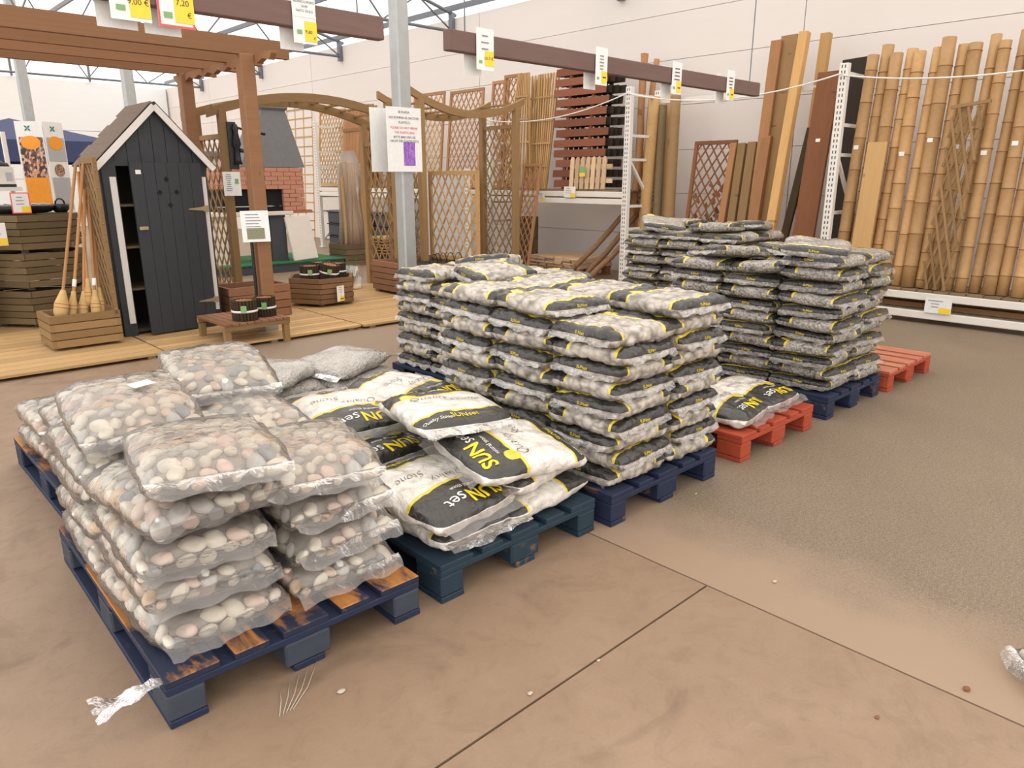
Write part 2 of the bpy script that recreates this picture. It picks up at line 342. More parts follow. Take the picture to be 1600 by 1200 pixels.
while y < WY:
    for (xa, xb, mt) in ((WX+.3, 6.6, 'roof_sheet'), (6.6, RX, 'roof_sheet_beige'), (RX, -5.9, 'roof_sheet')):
        a, b = roofpt(xa, y), roofpt(xb, y)
        add('roof_panel', poly('roof_panel', [a, b, b+V((0, 1.96, 0)), a+V((0, 1.96, 0))], [(0, 1, 2, 3)], mt), ce)
    y += 1.96
for x in (9.2, 7.9, 6.6, 5.3, 4.0, 2.7, RX, .4, -1, -2.4, -3.8, -5.2):
    p = roofpt(x, 0); plank(ce, 'purlin', (x, -7, p.z-.05), (x, WY, p.z-.05), .05, .09, 'steel_grey')
for ty in (-.4, 3.5, 7.4, 11.3, 15.2, 19.1, 23.0):
    zb = 4.0; xs = [9.2, 7.7, 6.2, 4.7, 3.2, RX, .2, -1.3, -2.8, -4.3, -5.8]
    rod(ce, 'truss_chord', (9.25, ty, zb), (-5.9, ty, zb), .028, 'steel_grey', 8)
    for a, b in ((9.3, RX), (RX, -5.9)): rod(ce, 'truss_chord', roofpt(a, ty)-V((0, 0, .13)), roofpt(b, ty)-V((0, 0, .13)), .032, 'steel_grey', 8)
    for i, x in enumerate(xs[:-1]):
        t_ = roofpt((x+xs[i+1])/2, ty)-V((0, 0, .13))
        rod(ce, 'truss_web', (x, ty, zb), t_, .016, 'steel_grey', 6); rod(ce, 'truss_web', t_, (xs[i+1], ty, zb), .016, 'steel_grey', 6)
    plank(ce, 'wall_bracket', (9.2, ty, 3.9), (9.2, ty, 4.3), .10, .07, 'steel_grey', (1, 0, 0))
add('gable_panel', poly('gable_panel', [(-5.9, WY, WZ), (9.5, WY, WZ), (9.5, WY, WZ+.1), (RX, WY, RZ+.12), (-5.9, WY, WZ+.1)], [(0, 1, 2, 3, 4)], 'roof_sheet'), ce)
for x in (-3, -1, 1, 3, 5, 7): plank(ce, 'gable_post', (x, WY-.05, WZ), (x, WY-.05, roofpt(x, 0).z), .06, .06, 'steel_grey')
# ================================================================== STEEL POSTS
def steel_column(x, y, s, lab):
    t = thing('steel_column', lab, 'column', (x, y, 0))
    block(t, 'shaft', (x, y, 2.5), (s, s, 5.0), 'galvanised', bev=.012); block(t, 'base_plate', (x, y, .006), (s*1.7, s*1.7, .012), 'galvanised')
steel_column(3.43, 4.83, .112, 'galvanised square steel post carrying the please do not break sign')
steel_column(3.43, 11.0, .13, 'grey steel post rising behind the roof of the black shed')
steel_column(3.43, 16.9, .17, 'grey steel post rising behind the barbecue advertising banner')
# ================================================================== PALLETS
PGR = 'pallets in the row of stone bags'
def pallet(x, y, top, side, lab, low=None, rz=0, L=1.2, W=.8, blk=None):
    t = thing('pallet', lab, 'pallet', (x, y, 0), (0, 0, rz), PGR, worldc=False); blk = blk or side
    for i, (cx, w) in enumerate(((.0725, .145), (.236, .1), (.4, .145), (.564, .1), (.7275, .145))):
        b = add('top_board', bbox(L, w, .022, top, .003), t, Matrix.Translation((cx*W/.8, L/2, .133)) @ Matrix.Rotation(math.pi/2, 4, 'Z'))
    for cy in (.0725, L/2, L-.0725):
        add('cross_board', bbox(W, .145, .022, side, .003), t, Matrix.Translation((W/2, cy, .111)))
        for cx in (.05, W/2, W-.05): add('spacer_block', bbox(.145 if cx == W/2 else .1, .145, .078, blk, .006), t, Matrix.Translation((cx, cy, .061)))
    for cx in (.05, W/2, W-.05): add('bottom_board', bbox(L, .1, .022, low or side, .003), t, Matrix.Translation((cx, L/2, .011)) @ Matrix.Rotation(math.pi/2, 4, 'Z'))
    return t
pallet(.45, 1.78, 'paint_navy', 'paint_navy_clean', 'worn navy pallet with bare orange wood, under the clear pebble bags', blk='block_navy', rz=R(-1.2))
pallet(.56, 3.06, 'paint_navy', 'paint_navy_clean', 'worn navy pallet behind the front one of clear pebble bags')
pallet(1.335, 1.755, 'paint_teal', 'paint_teal', 'teal blue pallet holding the loose printed white stone bags')
pallet(1.62, 3.15, 'paint_teal', 'paint_teal', 'blue pallet under the plain brown gravel bags near the steel post', W=1.0)
pallet(2.2, 1.72, 'paint_navy_clean', 'paint_navy_clean', 'navy blue pallet under the tall stack of white pebble bags')
pallet(2.85, 3.05, 'paint_navy_clean', 'paint_navy_clean', 'blue pallet behind the tall stack of white pebble bags')
pallet(3.24, 1.72, 'paint_red', 'paint_red', 'bright red pallet with a few flat stone bags left on it')
pallet(4.24, 1.72, 'paint_navy_clean', 'paint_navy_clean', 'navy blue pallet under the stack of dark gravel bags')
pallet(5.14, 1.70, 'paint_red_worn', 'paint_red', 'empty faded red pallet beside the dark gravel stack', W=.82)
pallet(5.4, 3.05, 'paint_navy_clean', 'paint_navy_clean', 'blue pallet under the grey gravel bags nearest the timber rack')
# ================================================================== SACKS
def pillow(L, W, T, seed, lump=0, cell=26, nu=40, nv=34, sag=0, n=5.0, m=2.6):
    """closed pillow resting on z=0; returns bmesh"""
    bm = bmesh.new(); mp = lambda i, N: math.sin((i/N-.5)*math.pi)*.75+(i/N-.5)*2*.25
    off = V((seed*3.1, seed*1.7, seed*.9)); top, bot = {}, {}
    for i in range(nu+1):
        for j in range(nv+1):
            s, t = mp(i, nu), mp(j, nv)
            f = max(0, (1-abs(s)**n))**(1/m)*max(0, (1-abs(t)**n))**(1/m)
            wv = 1+.24*noise.noise(V((s*1.8, t*1.8, 0))+off); rim = .020*noise.noise(V((s*3, t*3, 5))+off)
            pin = 1-.035*(abs(s)**6)*(1-t*t)-0; x, y_ = s*L/2*(1-.04*t**4*abs(s)), t*W/2*(1-.05*abs(s)**4*abs(t))
            dz = -sag*(s*s) + rim*(1 if f < .5 else .3)
            a = bm.verts.new((x, y_, T*.5+T*.5*f*wv+dz))
            b = a if (i in (0, nu) or j in (0, nv)) else bm.verts.new((x, y_, T*.5-T*.5*f+dz))
            top[i, j], bot[i, j] = a, b
    for i in range(nu):
        for j in range(nv):
            bm.faces.new((top[i, j], top[i+1, j], top[i+1, j+1], top[i, j+1]))
            q = [bot[i, j], bot[i, j+1], bot[i+1, j+1], bot[i+1, j]]
            if len(set(q)) == 4:
                try: bm.faces.new(q)
                except ValueError: pass
    bm.normal_update()
    if lump:
        mv = []
        for v in bm.verts:
            d = noise.voronoi(v.co*cell+off)[0][0]; k = noise.noise(v.co*9+off)
            mv.append(v.co+v.normal*(lump*(1-1.7*min(d, 1)**2)+k*.004))
        for v, c in zip(bm.verts, mv): v.co = c
    return bm
def flap(L, W, T, end, size, seed, mat='film_flap', droop=.4):
    vs, fs = [], []; n, k = 14, 4; off = V((seed, seed*2, 0))
    for i in range(n+1):
        t = i/n-.5
        for j in range(k+1):
            q = j/k; ln = size*(1+.35*noise.noise(V((t*5, seed, 3)))); w = noise.noise(V((t*9, q*2, seed)))*.014*q
            vs.append((end*(L/2-.006+ln*q), t*W*(.97-.05*q), T*.5+w-droop*size*q*q+.006*math.sin(t*17+seed)*q))
    for i in range(n):
        for j in range(k): a = i*(k+1)+j; fs.append((a, a+1, a+k+2, a+k+1))
    return poly('seal_flap', vs, fs, mat, True)
def wrap_text(bvh, lines, mat, mapf, d, eps=.0016, cut=.012):
    """print lettering onto a sack: mapf turns (x,y) of the text into a ray origin on the sack side"""
    me = text_mesh(lines, mat); bm = bmesh.new(); bm.from_mesh(me); bmesh.ops.triangulate(bm, faces=bm.faces[:])
    for _ in range(4):
        e = [q for q in bm.edges if q.calc_length() > cut]
        if not e: break
        bmesh.ops.subdivide_edges(bm, edges=e, cuts=1, use_grid_fill=False); bmesh.ops.triangulate(bm, faces=bm.faces[:])
    d = V(d); bad = []
    for v in bm.verts:
        o = V(mapf(v.co.x, v.co.y)); h = bvh.ray_cast(o-d*.5, d)
        if h[0] is None: bad.append(v)
        else: v.co = h[0]-d*eps
    bmesh.ops.delete(bm, geom=bad, context='VERTS'); return bm_mesh(bm, 'lettering', mat)
def ends_text(bm, L, T):
    bvh = BVHTree.FromBMesh(bm)
    a = wrap_text(bvh, [('SUNset', 0, 0, .019)], 'yellow_ink', lambda x, y: (-L/2, -x, T*.66+y), (1, 0, 0))
    return a
SACKS = {}
def make_sacks():
    for kind, lump, cell in (('pebble', .0080, 30), ('gravel', .003, 60)):
        for q in range(6):
            bm = pillow(BL, BW, BT, q+1+(10 if kind == 'gravel' else 0), lump, cell, 50, 46, 0, 6, 3.0); tx = ends_text(bm, BL, BT)
            SACKS[kind, q] = (bm_mesh(bm, 'sack_body', 'sack_'+kind, True), tx, flap(BL, BW, BT, 1, .024, q+1.3, 'film_thin', 1.0), flap(BL, BW, BT, -1, .024, q+5.1, 'film_thin', 1.0))
    for q in range(3):
        bm = pillow(GL, GW, GT, 21+q, .004, 30, 50, 42, .012, 4.2, 2.2); bvh = BVHTree.FromBMesh(bm)
        top = lambda x, y: (y, -x, GT)
        up = dict(d=(0, 0, -1), eps=.0022)
        # the print reads with +x as its top edge
        w1 = wrap_text(bvh, [('SUN', -.075, .185, .085, 0, .002)], 'yellow_ink', top, **up)
        w2 = wrap_text(bvh, [('set', .06, .180, .075)], 'white_ink', top, **up)
        w3 = wrap_text(bvh, [('natural stone', -.03, .128, .026)], 'white_ink', top, **up)
        w4 = wrap_text(bvh, [('Quality', -.06, .025, .058, .4, -.0012)], 'brown_ink', top, **up)
        w5 = wrap_text(bvh, [('Stone', .07, -.045, .058, .4, -.0012)], 'brown_ink', top, **up)
        w6 = wrap_text(bvh, [('SUNset', 0, -.205, .038)], 'yellow_ink', top, **up)
        w7 = wrap_text(bvh, [('Quality Stone', -.12, -.215, .022, .3)], 'white_ink', top, **up)
        SACKS['open', q] = (bm_mesh(bm, 'sack_body', 'sack_open', True), [w1, w2, w3, w4, w5, w6, w7], flap(GL, GW, GT, 1, .055, q+2.2), flap(GL, GW, GT, -1, .05, q+7.7))
        bm = pillow(GL, GW, GT, 31+q, .003, 60, 44, 36, .008, 4.2, 2.2)
        SACKS['plain', q] = (bm_mesh(bm, 'sack_body', 'sack_plain', True), [], flap(GL, GW, GT, 1, .05, q+3.2, 'film'), flap(GL, GW, GT, -1, .05, q+8.7, 'film'))
make_sacks()
def sack(kind, x, y, z, rz, label, group, tilt=(0, 0), name='stone_sack', q=None):
    q = rnd.randrange(6 if kind in ('pebble', 'gravel') else 3) if q is None else q
    body, tx, f1, f2 = SACKS[kind, q]
    t = thing(name, label, 'bag', (x, y, z), (tilt[0], tilt[1], rz), group, worldc=False)
    sb = add('sack_body', body, t); add('seal_flap', f1, t); add('seal_flap', f2, t)
    for m in (tx if isinstance(tx, list) else [tx]): sub(add('printed_lettering', m, t), sb)
    return t
ORD = ['bottom', 'second', 'third', 'fourth', 'fifth', 'sixth', 'seventh', 'eighth', 'ninth', 'tenth', 'eleventh', 'twelfth']
def stack(kind, x0, y0, nx, ny, cx, cy, heights, what, xn, yn, group, step=.0745, jit=1.5, start=0):
    for i in range(nx):
        for j in range(ny):
            for k in range(heights[i][j]):
                r = (0 if (k+start) % 2 == 0 else math.pi/2)+R(rnd.uniform(-3, 3)*jit)
                last = k == heights[i][j]-1
                sack(kind, x0+cx*(i+.5)+rnd.uniform(-.008, .008)*jit, y0+cy*(j+.5)+rnd.uniform(-.008, .008)*jit, .146+k*step, r,
                     f'{what}, {ORD[k]} layer{" on top" if last else ""}, {xn[i]}, {yn[j]}', group, (R(rnd.uniform(-1.5, 1.5)), R(rnd.uniform(-1.5, 1.5))))
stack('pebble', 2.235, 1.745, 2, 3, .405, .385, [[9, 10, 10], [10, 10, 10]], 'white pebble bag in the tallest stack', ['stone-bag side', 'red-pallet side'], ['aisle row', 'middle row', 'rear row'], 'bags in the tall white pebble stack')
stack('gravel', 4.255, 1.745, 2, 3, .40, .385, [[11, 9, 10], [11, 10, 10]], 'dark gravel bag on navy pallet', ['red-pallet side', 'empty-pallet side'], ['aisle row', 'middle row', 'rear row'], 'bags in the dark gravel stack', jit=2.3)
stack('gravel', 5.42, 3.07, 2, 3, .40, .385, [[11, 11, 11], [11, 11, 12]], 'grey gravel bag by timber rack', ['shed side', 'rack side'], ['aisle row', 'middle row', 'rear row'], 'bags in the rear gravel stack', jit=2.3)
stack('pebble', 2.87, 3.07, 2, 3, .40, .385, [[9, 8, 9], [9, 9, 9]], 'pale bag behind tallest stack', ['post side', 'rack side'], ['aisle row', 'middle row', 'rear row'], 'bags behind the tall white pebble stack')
G4 = 'crumpled bags lying loose on top of the stacks'
sack('gravel', 4.85, 2.3, .146+10*.0745+.004, R(-20), 'gravel bag lying loose at the empty-pallet edge of the dark stack', G4, (R(4), R(4)))
sack('gravel', 5.95, 3.3, .146+11*.0745+.004, R(15), 'gravel bag lying loose above the aisle corner of the rear stack', G4, (R(-4), R(5)))
sack('pebble', 2.98, 3.3, .146+9*.0745+.004, R(-15), 'pale bag lying loose at the steel post side behind tallest stack', G4, (R(4), R(-4)))
sack('gravel', 4.42, 1.98, .146+11*.0745, R(20), 'creased silvery gravel bag lying loose across the dark stack', G4, (R(4), R(-5)))
sack('gravel', 4.5, 2.62, .146+10*.0745, R(-25), 'gravel bag slumped on the rear of the dark gravel stack', G4, (R(-6), R(4)))
sack('gravel', 4.45, 2.27, .146+9*.0745+.005, R(80), 'gravel bag with upturned corners between two higher dark bags', G4, (R(3), R(6)))
sack('gravel', 5.62, 3.95, .146+11*.0745+.01, R(40), 'yellow-edged gravel bag highest of all, on the rear stack', G4, (R(8), R(-10)))
sack('gravel', 5.66, 3.4, .146+11*.0745, R(100), 'gravel bag with white top lying loose on rear stack', G4, (R(3), R(3)))
sack('pebble', 3.32, 3.72, .146+9*.0745+.006, R(30), 'crumpled pale bag lying loose behind the tallest stack', G4, (R(-8), R(8)))
# red pallet, few bags
G5 = 'flat bags on the red pallet'
sack('open', 3.46, 2.02, .146, R(-80), 'flat stone bag with black end nearest the tall stack, on red pallet', G5, q=0)
sack('open', 3.83, 2.04, .146, R(-88), 'flat cream stone bag at the dark gravel stack side of red pallet', G5, q=1)
for k in range(3): sack('open', 3.62, 2.56, .146+k*.098, R(-78 if k < 2 else -65), ['black-banded bag at the bottom of the small heap on red pallet', 'middle black-banded bag of the small heap on red pallet', 'puffy cream bag topping the small heap on red pallet'][k], G5, (0, R(3)))
# the open pallet with loose printed bags
G6 = 'loose printed bags on the teal pallet'
OP = [('under the bag showing SUNset upside down, lowest at the aisle corner', 1.565, 2.035, .146, 92, (0, 0), 0),
      ('with black SUNset band hanging over the aisle corner of teal pallet', 1.505, 2.02, .244, -83, (0, R(4)), 1),
      ('lowest on the tall-stack corner of teal pallet, yellow edge outward', 1.90, 1.99, .146, 5, (0, 0), 2),
      ('second of the pile on the tall-stack corner of teal pallet', 1.915, 2.01, .24, 12, (R(-2), R(2)), 0),
      ('turned sideways with large yellow SUN on black, under the Quality bag', 1.84, 1.96, .335, 172, (R(-7), R(-3)), 1),
      ('topmost, Quality Stone script readable and pointing to the rear', 1.76, 2.27, .435, 76, (R(2), R(2)), 2),
      ('lowest at the rear of teal pallet, beside the clear pebble bags', 1.57, 2.62, .146, -90, (0, 0), 2),
      ('second at the rear of teal pallet, script half hidden', 1.56, 2.60, .244, -84, (0, 0), 0),
      ('white topped with SUNset band, leaning on the clear pebble bags', 1.60, 2.78, .345, -96, (R(0), R(4)), 1),
      ('lowest at the rear of teal pallet, against the tall stack', 1.98, 2.68, .146, -88, (0, 0), 0),
      ('second at the rear of teal pallet, against the tall stack', 1.98, 2.70, .244, -92, (0, 0), 1),
      ('puffy, topmost at the rear by the tall stack, SUNset band sloping', 2.0, 2.86, .345, -68, (R(-3), R(6)), 2)]
for lb, x, y_, z, a, tl, q in OP: sack('open', x, y_, z, R(a), 'printed stone bag '+lb, G6, tl, q=q)
G7 = 'plain gravel bags by the steel post'
for lb, x, y_, z, a, tl in (('puffed up on top, nearest the steel post', 2.3, 3.98, .245, 20, (R(3), R(-3))), ('on top beside the clear pebble bags', 1.84, 4.0, .245, 35, (0, 0)),
                            ('lowest, nearest the steel post', 2.34, 3.95, .146, 5, (0, 0)), ('lowest, beside the clear pebble bags', 1.86, 4.02, .146, 0, (0, 0)),
                            ('flat, touching the teal pallet of printed bags', 1.9, 3.5, .146, 85, (0, 0)), ('flat at the tall-stack end of its pallet', 2.35, 3.47, .146, 95, (0, 0))):
    sack('plain', x, y_, z, R(a), 'unprinted brown gravel bag '+lb, G7, tl, 'gravel_sack')
# ================================================================== CLEAR PEBBLE BAGS
PMESH = {}
for i, mname in enumerate(PEB):
    for k in range(3):
        bm = bmesh.new(); bmesh.ops.create_icosphere(bm, subdivisions=2, radius=1)
        for v in bm.verts: v.co *= 1+.16*noise.noise(v.co*1.3+V((i*5, k*7, 1)))
        PMESH[i, k] = bm_mesh(bm, 'pebble', mname, True)
CL, CW, CT = .53, .382, .120
CLEAR = []
for q in range(4):
    base = pillow(CL-.03, CW-.03, CT-.026, 51+q, 0, 1, 46, 36, .01, 4.0, 2.2); base.verts.ensure_lookup_table()
    pts = []; order = list(range(len(base.verts))); random.Random(q).shuffle(order); rr = random.Random(q+90)
    for idx in order:
        v = base.verts[idx]
        if v.normal.z < -.8: continue
        s = rr.uniform(.019, .034)
        if all((v.co-p).length > (s+s2)*.80 for p, s2, *_ in pts): pts.append((v.co.copy(), s, v.normal.copy(), rr.choices(range(5), (50, 24, 14, 7, 5))[0], rr.randrange(3), rr.uniform(0, 6.28), rr.uniform(.62, .85)))
    M = []
    for co, s, nr, ci, k, a, e in pts:
        rot = nr.to_track_quat('Z', 'Y').to_matrix().to_4x4() @ Matrix.Rotation(a, 4, 'Z')
        M.append((ci, k, Matrix.Translation(co-nr*s*.30+V((0, 0, .013))) @ rot @ Matrix.Diagonal((s*1.12, s*e*1.05, s*.62, 1)), abs(nr.z) < .80 or max(abs(co.x)/(CL/2), abs(co.y)/(CW/2)) > .80))
    for v in base.verts: v.co = v.co*.90+V((0, 0, .016))
    core = bm_mesh(base, 'pebble_bed', 'pebble_bed', True)
    fb = pillow(CL, CW, CT, 51+q, .0045, 20, 52, 42, .01, 4.0, 2.2); film = bm_mesh(fb, 'plastic_film', 'film', True)
    CLEAR.append((film, core, M, flap(CL, CW, CT, 1, .045, q+11.3, 'film_thin', .3), flap(CL, CW, CT, -1, .04, q+15.1, 'film_flap', .9)))
def clear_bag(x, y, z, rz, label, group, full=True, tilt=(0, 0), q=None):
    film, core, M, f1, f2 = CLEAR[rnd.randrange(4) if q is None else q]
    t = thing('pebble_bag', label, 'bag', (x, y, z), (tilt[0], tilt[1], rz), group, worldc=False)
    add('plastic_film', film, t); c = add('pebble_bed', core, t); c['kind'] = 'stuff'
    add('seal_flap', f1, t); add('seal_flap', f2, t)
    for ci, k, m, side in M:
        if full or side: add('pebble', PMESH[ci, k], t, m)
    return t
G8 = 'clear bags of mixed pebbles'
CB = []
for k in range(4):
    for i, xn in ((0, 'floor side'), (1, 'teal-pallet side')):
        for j, yn in ((0, 'aisle end'), (1, 'rear end')):
            x = .455+.39*i+.195+rnd.uniform(-.01, .01); y_ = 1.86+.54*j+.26+rnd.uniform(-.015, .015)-.01*k
            CB.append((x, y_, .147+k*.112, (76 if k == 3 and i and not j else 90+rnd.uniform(-4, 4))+(180 if rnd.random() < .5 else 0), f'clear pebble bag, {ORD[k]} layer of front navy pallet, {xn}, {yn}', k == 3, (R(rnd.uniform(-1.5, 1.5)), R(rnd.uniform(-2, 2)))))
CB += [(.70, 2.02, .600, 79, 'hazy clear pebble bag loose on top above the bare pallet corner', True, (R(2), R(4))),
       (.68, 2.62, .600, 84, 'clear pebble bag with paper sticker, topmost on floor side rear', True, (R(-2), R(-4))),
       (1.10, 2.90, .602, 79, 'highest clear pebble bag, bridging both navy pallets', True, (R(0), R(-5)))]
for k in range(3):
    for i, xn in ((0, 'floor side'), (1, 'gravel-bag side')):
        for j, yn in ((0, 'near front pallet'), (1, 'far end')):
            if k == 2 and j == 1: continue
            CB.append((.57+.38*i+.19, 3.08+.55*j+.28, .147+k*.112, 90+rnd.uniform(-5, 5), f'clear pebble bag, {ORD[k]} layer of rear navy pallet, {xn}, {yn}', k == 2 or (k == 1 and j == 1), (0, 0)))
for x, y_, z, a, lb, full, tl in CB:
    t = clear_bag(x, y_, z, R(a), lb, G8, full, tl)
    if 'sticker' in lb: add('paper_sticker', cube('white_paper'), t, Matrix.Translation((-.02, -.05, CT+.014)) @ Matrix.Rotation(.3, 4, 'Z') @ Matrix.Diagonal((.05, .07, .002, 1)))
clear_bag(2.44, .03, .0, R(-43), 'clear pebble bag lying alone on the floor across the aisle', G8, True)
# ================================================================== SIGNS
def sign(name, label, o, ex, ez, w, h, texts=(), bars=(), sticker=None, border=None, group=None, extra=None, back=None, cat='sign'):
    """card with lower left corner o; texts (str, x, y, size, ink); bars (x, y, w, h, ink) for print too small to read"""
    o, ex, ez = V(o), V(ex).normalized(), V(ez).normalized(); ny = ez.cross(ex)
    t = thing(name, label, cat, o, group=group)
    B = Matrix((ex, ny, ez)).transposed().to_4x4(); B.translation = o        # local x right, y into the card, z up
    def slab_(nm, x, z, w_, h_, d, mat, th=.002): return add(nm, cube(mat), t, B @ Matrix.Translation((x+w_/2, d, z+h_/2)) @ Matrix.Diagonal((w_, th, h_, 1)))
    cd = slab_('card', 0, 0, w, h, .001, 'white_paper')
    if back: slab_('back_card', back[0], back[1], w, h, back[2], 'white_paper')
    if border:
        b = w*.06
        for x, z, a, c in ((0, 0, w, b), (0, h-b, w, b), (0, b, b, h-2*b), (w-b, b, b, h-2*b)): sub(slab_('border_strip', x, z, a, c, -.0008, border, .001), cd)
    if sticker:
        x, z, a, c = sticker[:4]; sub(slab_('price_sticker', x, z, a, c, -.0016, 'yellow_card', .001), cd)
    Tm = Matrix((ex, ez, -ny)).transposed().to_4x4()
    Tm.translation = o-ny*.003
    for q in texts: sub(add('lettering', text_mesh([q[:4]], q[4]), t, Tm), cd)
    for k, (x, z, a, c, ink) in enumerate(bars): sub(slab_('print_line', x, z, a, c, -.0026, ink, .0008), cd)
    if extra: extra(t, slab_)
    return t
NX, NZ = (1, 0, 0), (0, 0, 1)
def lines(x, w, z1, z0, n, hh, ink='grey_ink', seed=1):
    r_ = random.Random(seed); out = []
    for i in range(n):
        ww = w*r_.uniform(.45, .95); out.append((x+(w-ww)/2, z1-(z1-z0)*i/max(1, n-1), ww, hh, ink))
    return out
# ------------------------------------------------------------------ hanging price beams
BY = 3.0
for xa, xb, lab in ((-.96, 2.035, 'dark brown beam hanging on wires over the clear pebble bags'), (2.405, 5.39, 'dark brown beam hanging on wires over the tall bag stacks')):
    t = thing('hanging_beam', lab, 'beam', ((xa+xb)/2, BY, 2.0), group='beams hung above the pallets')
    plank(t, 'timber', (xa, BY, 2.048), (xb, BY, 2.048), .05, .095, 'dark_beam', bev=.004)
    for x in (xa+.12, xb-.12): rod(t, 'hanging_wire', (x, BY, 2.09), (x, BY, roofpt(x, 0).z-.1), .004, 'steel_grey', 5)
def beam_tag(u, vb, vt, w, lab, texts=(), bars=(), sticker=(), border=None):
    p = aty(u, vb, BY-.032); zt = aty(u, vt, BY-.032).z
    return sign('price_tag', lab, (p.x, BY-.032, p.z), NX, NZ, w, zt-p.z, texts, bars, sticker, border, 'price tags hooked over the hanging beams', back=(-.03, -.02, .064))
w3 = .125
H_ = .25
beam_tag(174, 28, -30, .135, 'price tag on hanging beam with yellow sticker reading 9,00', [('9,00 €', .095, .062, .028, 'brown_ink')], [(.02, .03, .03, .018, 'green_ink')], (.065, .012, .068, .1))
beam_tag(249, 40, -25, .13, 'red bordered price tag on hanging beam, sticker reading 7,20', [('7,20', .09, .085, .028, 'brown_ink'), ('€', .112, .045, .026, 'brown_ink')], [(.02, .03, .03, .02, 'green_ink'), (.02, .13, .06, .008, 'grey_ink')], (.06, .018, .07, .085), 'red_card')
beam_tag(460, 66, -28, .105, 'price tag reading BOLO MARMOL BLANCO PURO, on hanging beam end', [('BOLO MARMOL', .054, .175, .0135, 'dark_ink'), ('BLANCO PURO', .054, .157, .0135, 'dark_ink'), ('20/40', .054, .140, .0135, 'dark_ink'), ('SACO 20 KG', .054, .123, .0135, 'dark_ink'), ('9,80', .068, .045, .019, 'brown_ink'), ('€', .094, .022, .017, 'brown_ink')], [(.016, .035, .022, .016, 'green_ink'), (.0, .100, .105, .004, 'plastic_band')], (.05, .010, .055, .075))
beam_tag(745, 108, 42, .115, 'glossy sleeved price tag at the bare end of long beam, 10,71', [('10,71€', .080, .055, .022, 'brown_ink')], lines(.02, .07, .155, .095, 3, .006, seed=3)+[(.015, .03, .02, .014, 'green_ink')], (.055, .02, .058, .07))
beam_tag(930, 132, 72, .105, 'five-line price tag hanging on long beam over the tallest stack', (), lines(.022, .06, .155, .085, 5, .006, seed=4)+[(.014, .03, .018, .014, 'green_ink'), (.062, .04, .03, .008, 'brown_ink')], (.052, .012, .05, .065))
beam_tag(1049, 146, 95, .105, 'price tag on long beam, before the row of round posts', (), lines(.02, .065, .150, .085, 4, .006, 'dark_ink', 5)+[(.014, .03, .018, .014, 'green_ink'), (.062, .035, .03, .008, 'brown_ink')], (.05, .010, .05, .07))
beam_tag(1134, 156, 108, .10, 'price tag closest to the wall end of long hanging beam', (), lines(.02, .06, .145, .08, 4, .006, 'dark_ink', 6)+[(.014, .03, .018, .014, 'green_ink'), (.06, .035, .03, .008, 'brown_ink')], (.048, .008, .05, .07))
# ------------------------------------------------------------------ sign on the steel post
pm = NT('purple_photo'); pv = pm.coord((1, 1, 1), rand=False, kind='Object'); pm.bsdf(pm.ramp(pm.noise(pv, 5, 5, .7, 1), [(.3, (.10, .03, .25)), (.7, (.55, .28, .75)), (.5, (.30, .12, .50))]), .4); MAT['purple_photo'] = pm.m
def photo(t, s_): s_('photo_print', .145, .045, .105, .17, -.0015, 'purple_photo', .001)
sx_, sz_ = aty(607, 268, 4.74).x, 1.455
sign('notice_sign', 'white notice on steel post asking not to break the plastic bag', (sx_, 4.74, sz_), NX, NZ, .315, .46,
     [('SE RUEGA', .157, .425, .023, 'dark_ink'), ('NO ROMPAN EL SACO DE', .157, .385, .023, 'dark_ink'), ('PLASTICO', .157, .352, .023, 'dark_ink'), ('PLEASE DO NOT BREAK', .157, .314, .023, 'red_ink'),
      ('THE PLASTIC BAG', .157, .281, .023, 'red_ink'), ('BITTE BRECHEN SIE', .157, .248, .023, 'dark_ink'), ('NICHT DIE PLASTIKTÜTE', .157, .220, .023, 'dark_ink')], extra=photo, back=(-.045, 0, .15))
# ================================================================== DECKING
def deck(x0, x1, y0, y1, pw, lab):
    t = thing('wooden_decking', lab, 'decking', ((x0+x1)/2, (y0+y1)/2, 0), group='deck sections on the floor')
    y_ = y0
    while y_+pw <= y1+.01:
        plank(t, 'deck_plank', (x0, y_+pw/2, .034), (x1, y_+pw/2, .034), pw-.009, .02, 'deck_pine'); y_ += pw
    for x in (x0+.1, (x0+x1)/2, x1-.1): plank(t, 'joist', (x, y0+.01, .012), (x, y1-.01, .012), .06, .022, 'old_wood')
DZ = .045
deck(-1.6, 1.93, 6.15, 8.85, .15, 'wide plank decking under the broom crate and stacked planters')
deck(1.95, 3.72, 6.05, 8.65, .094, 'narrow slat decking under the black shed and pergola post')
deck(3.74, 5.95, 6.02, 8.6, .094, 'narrow slat decking under the hexagonal planter')
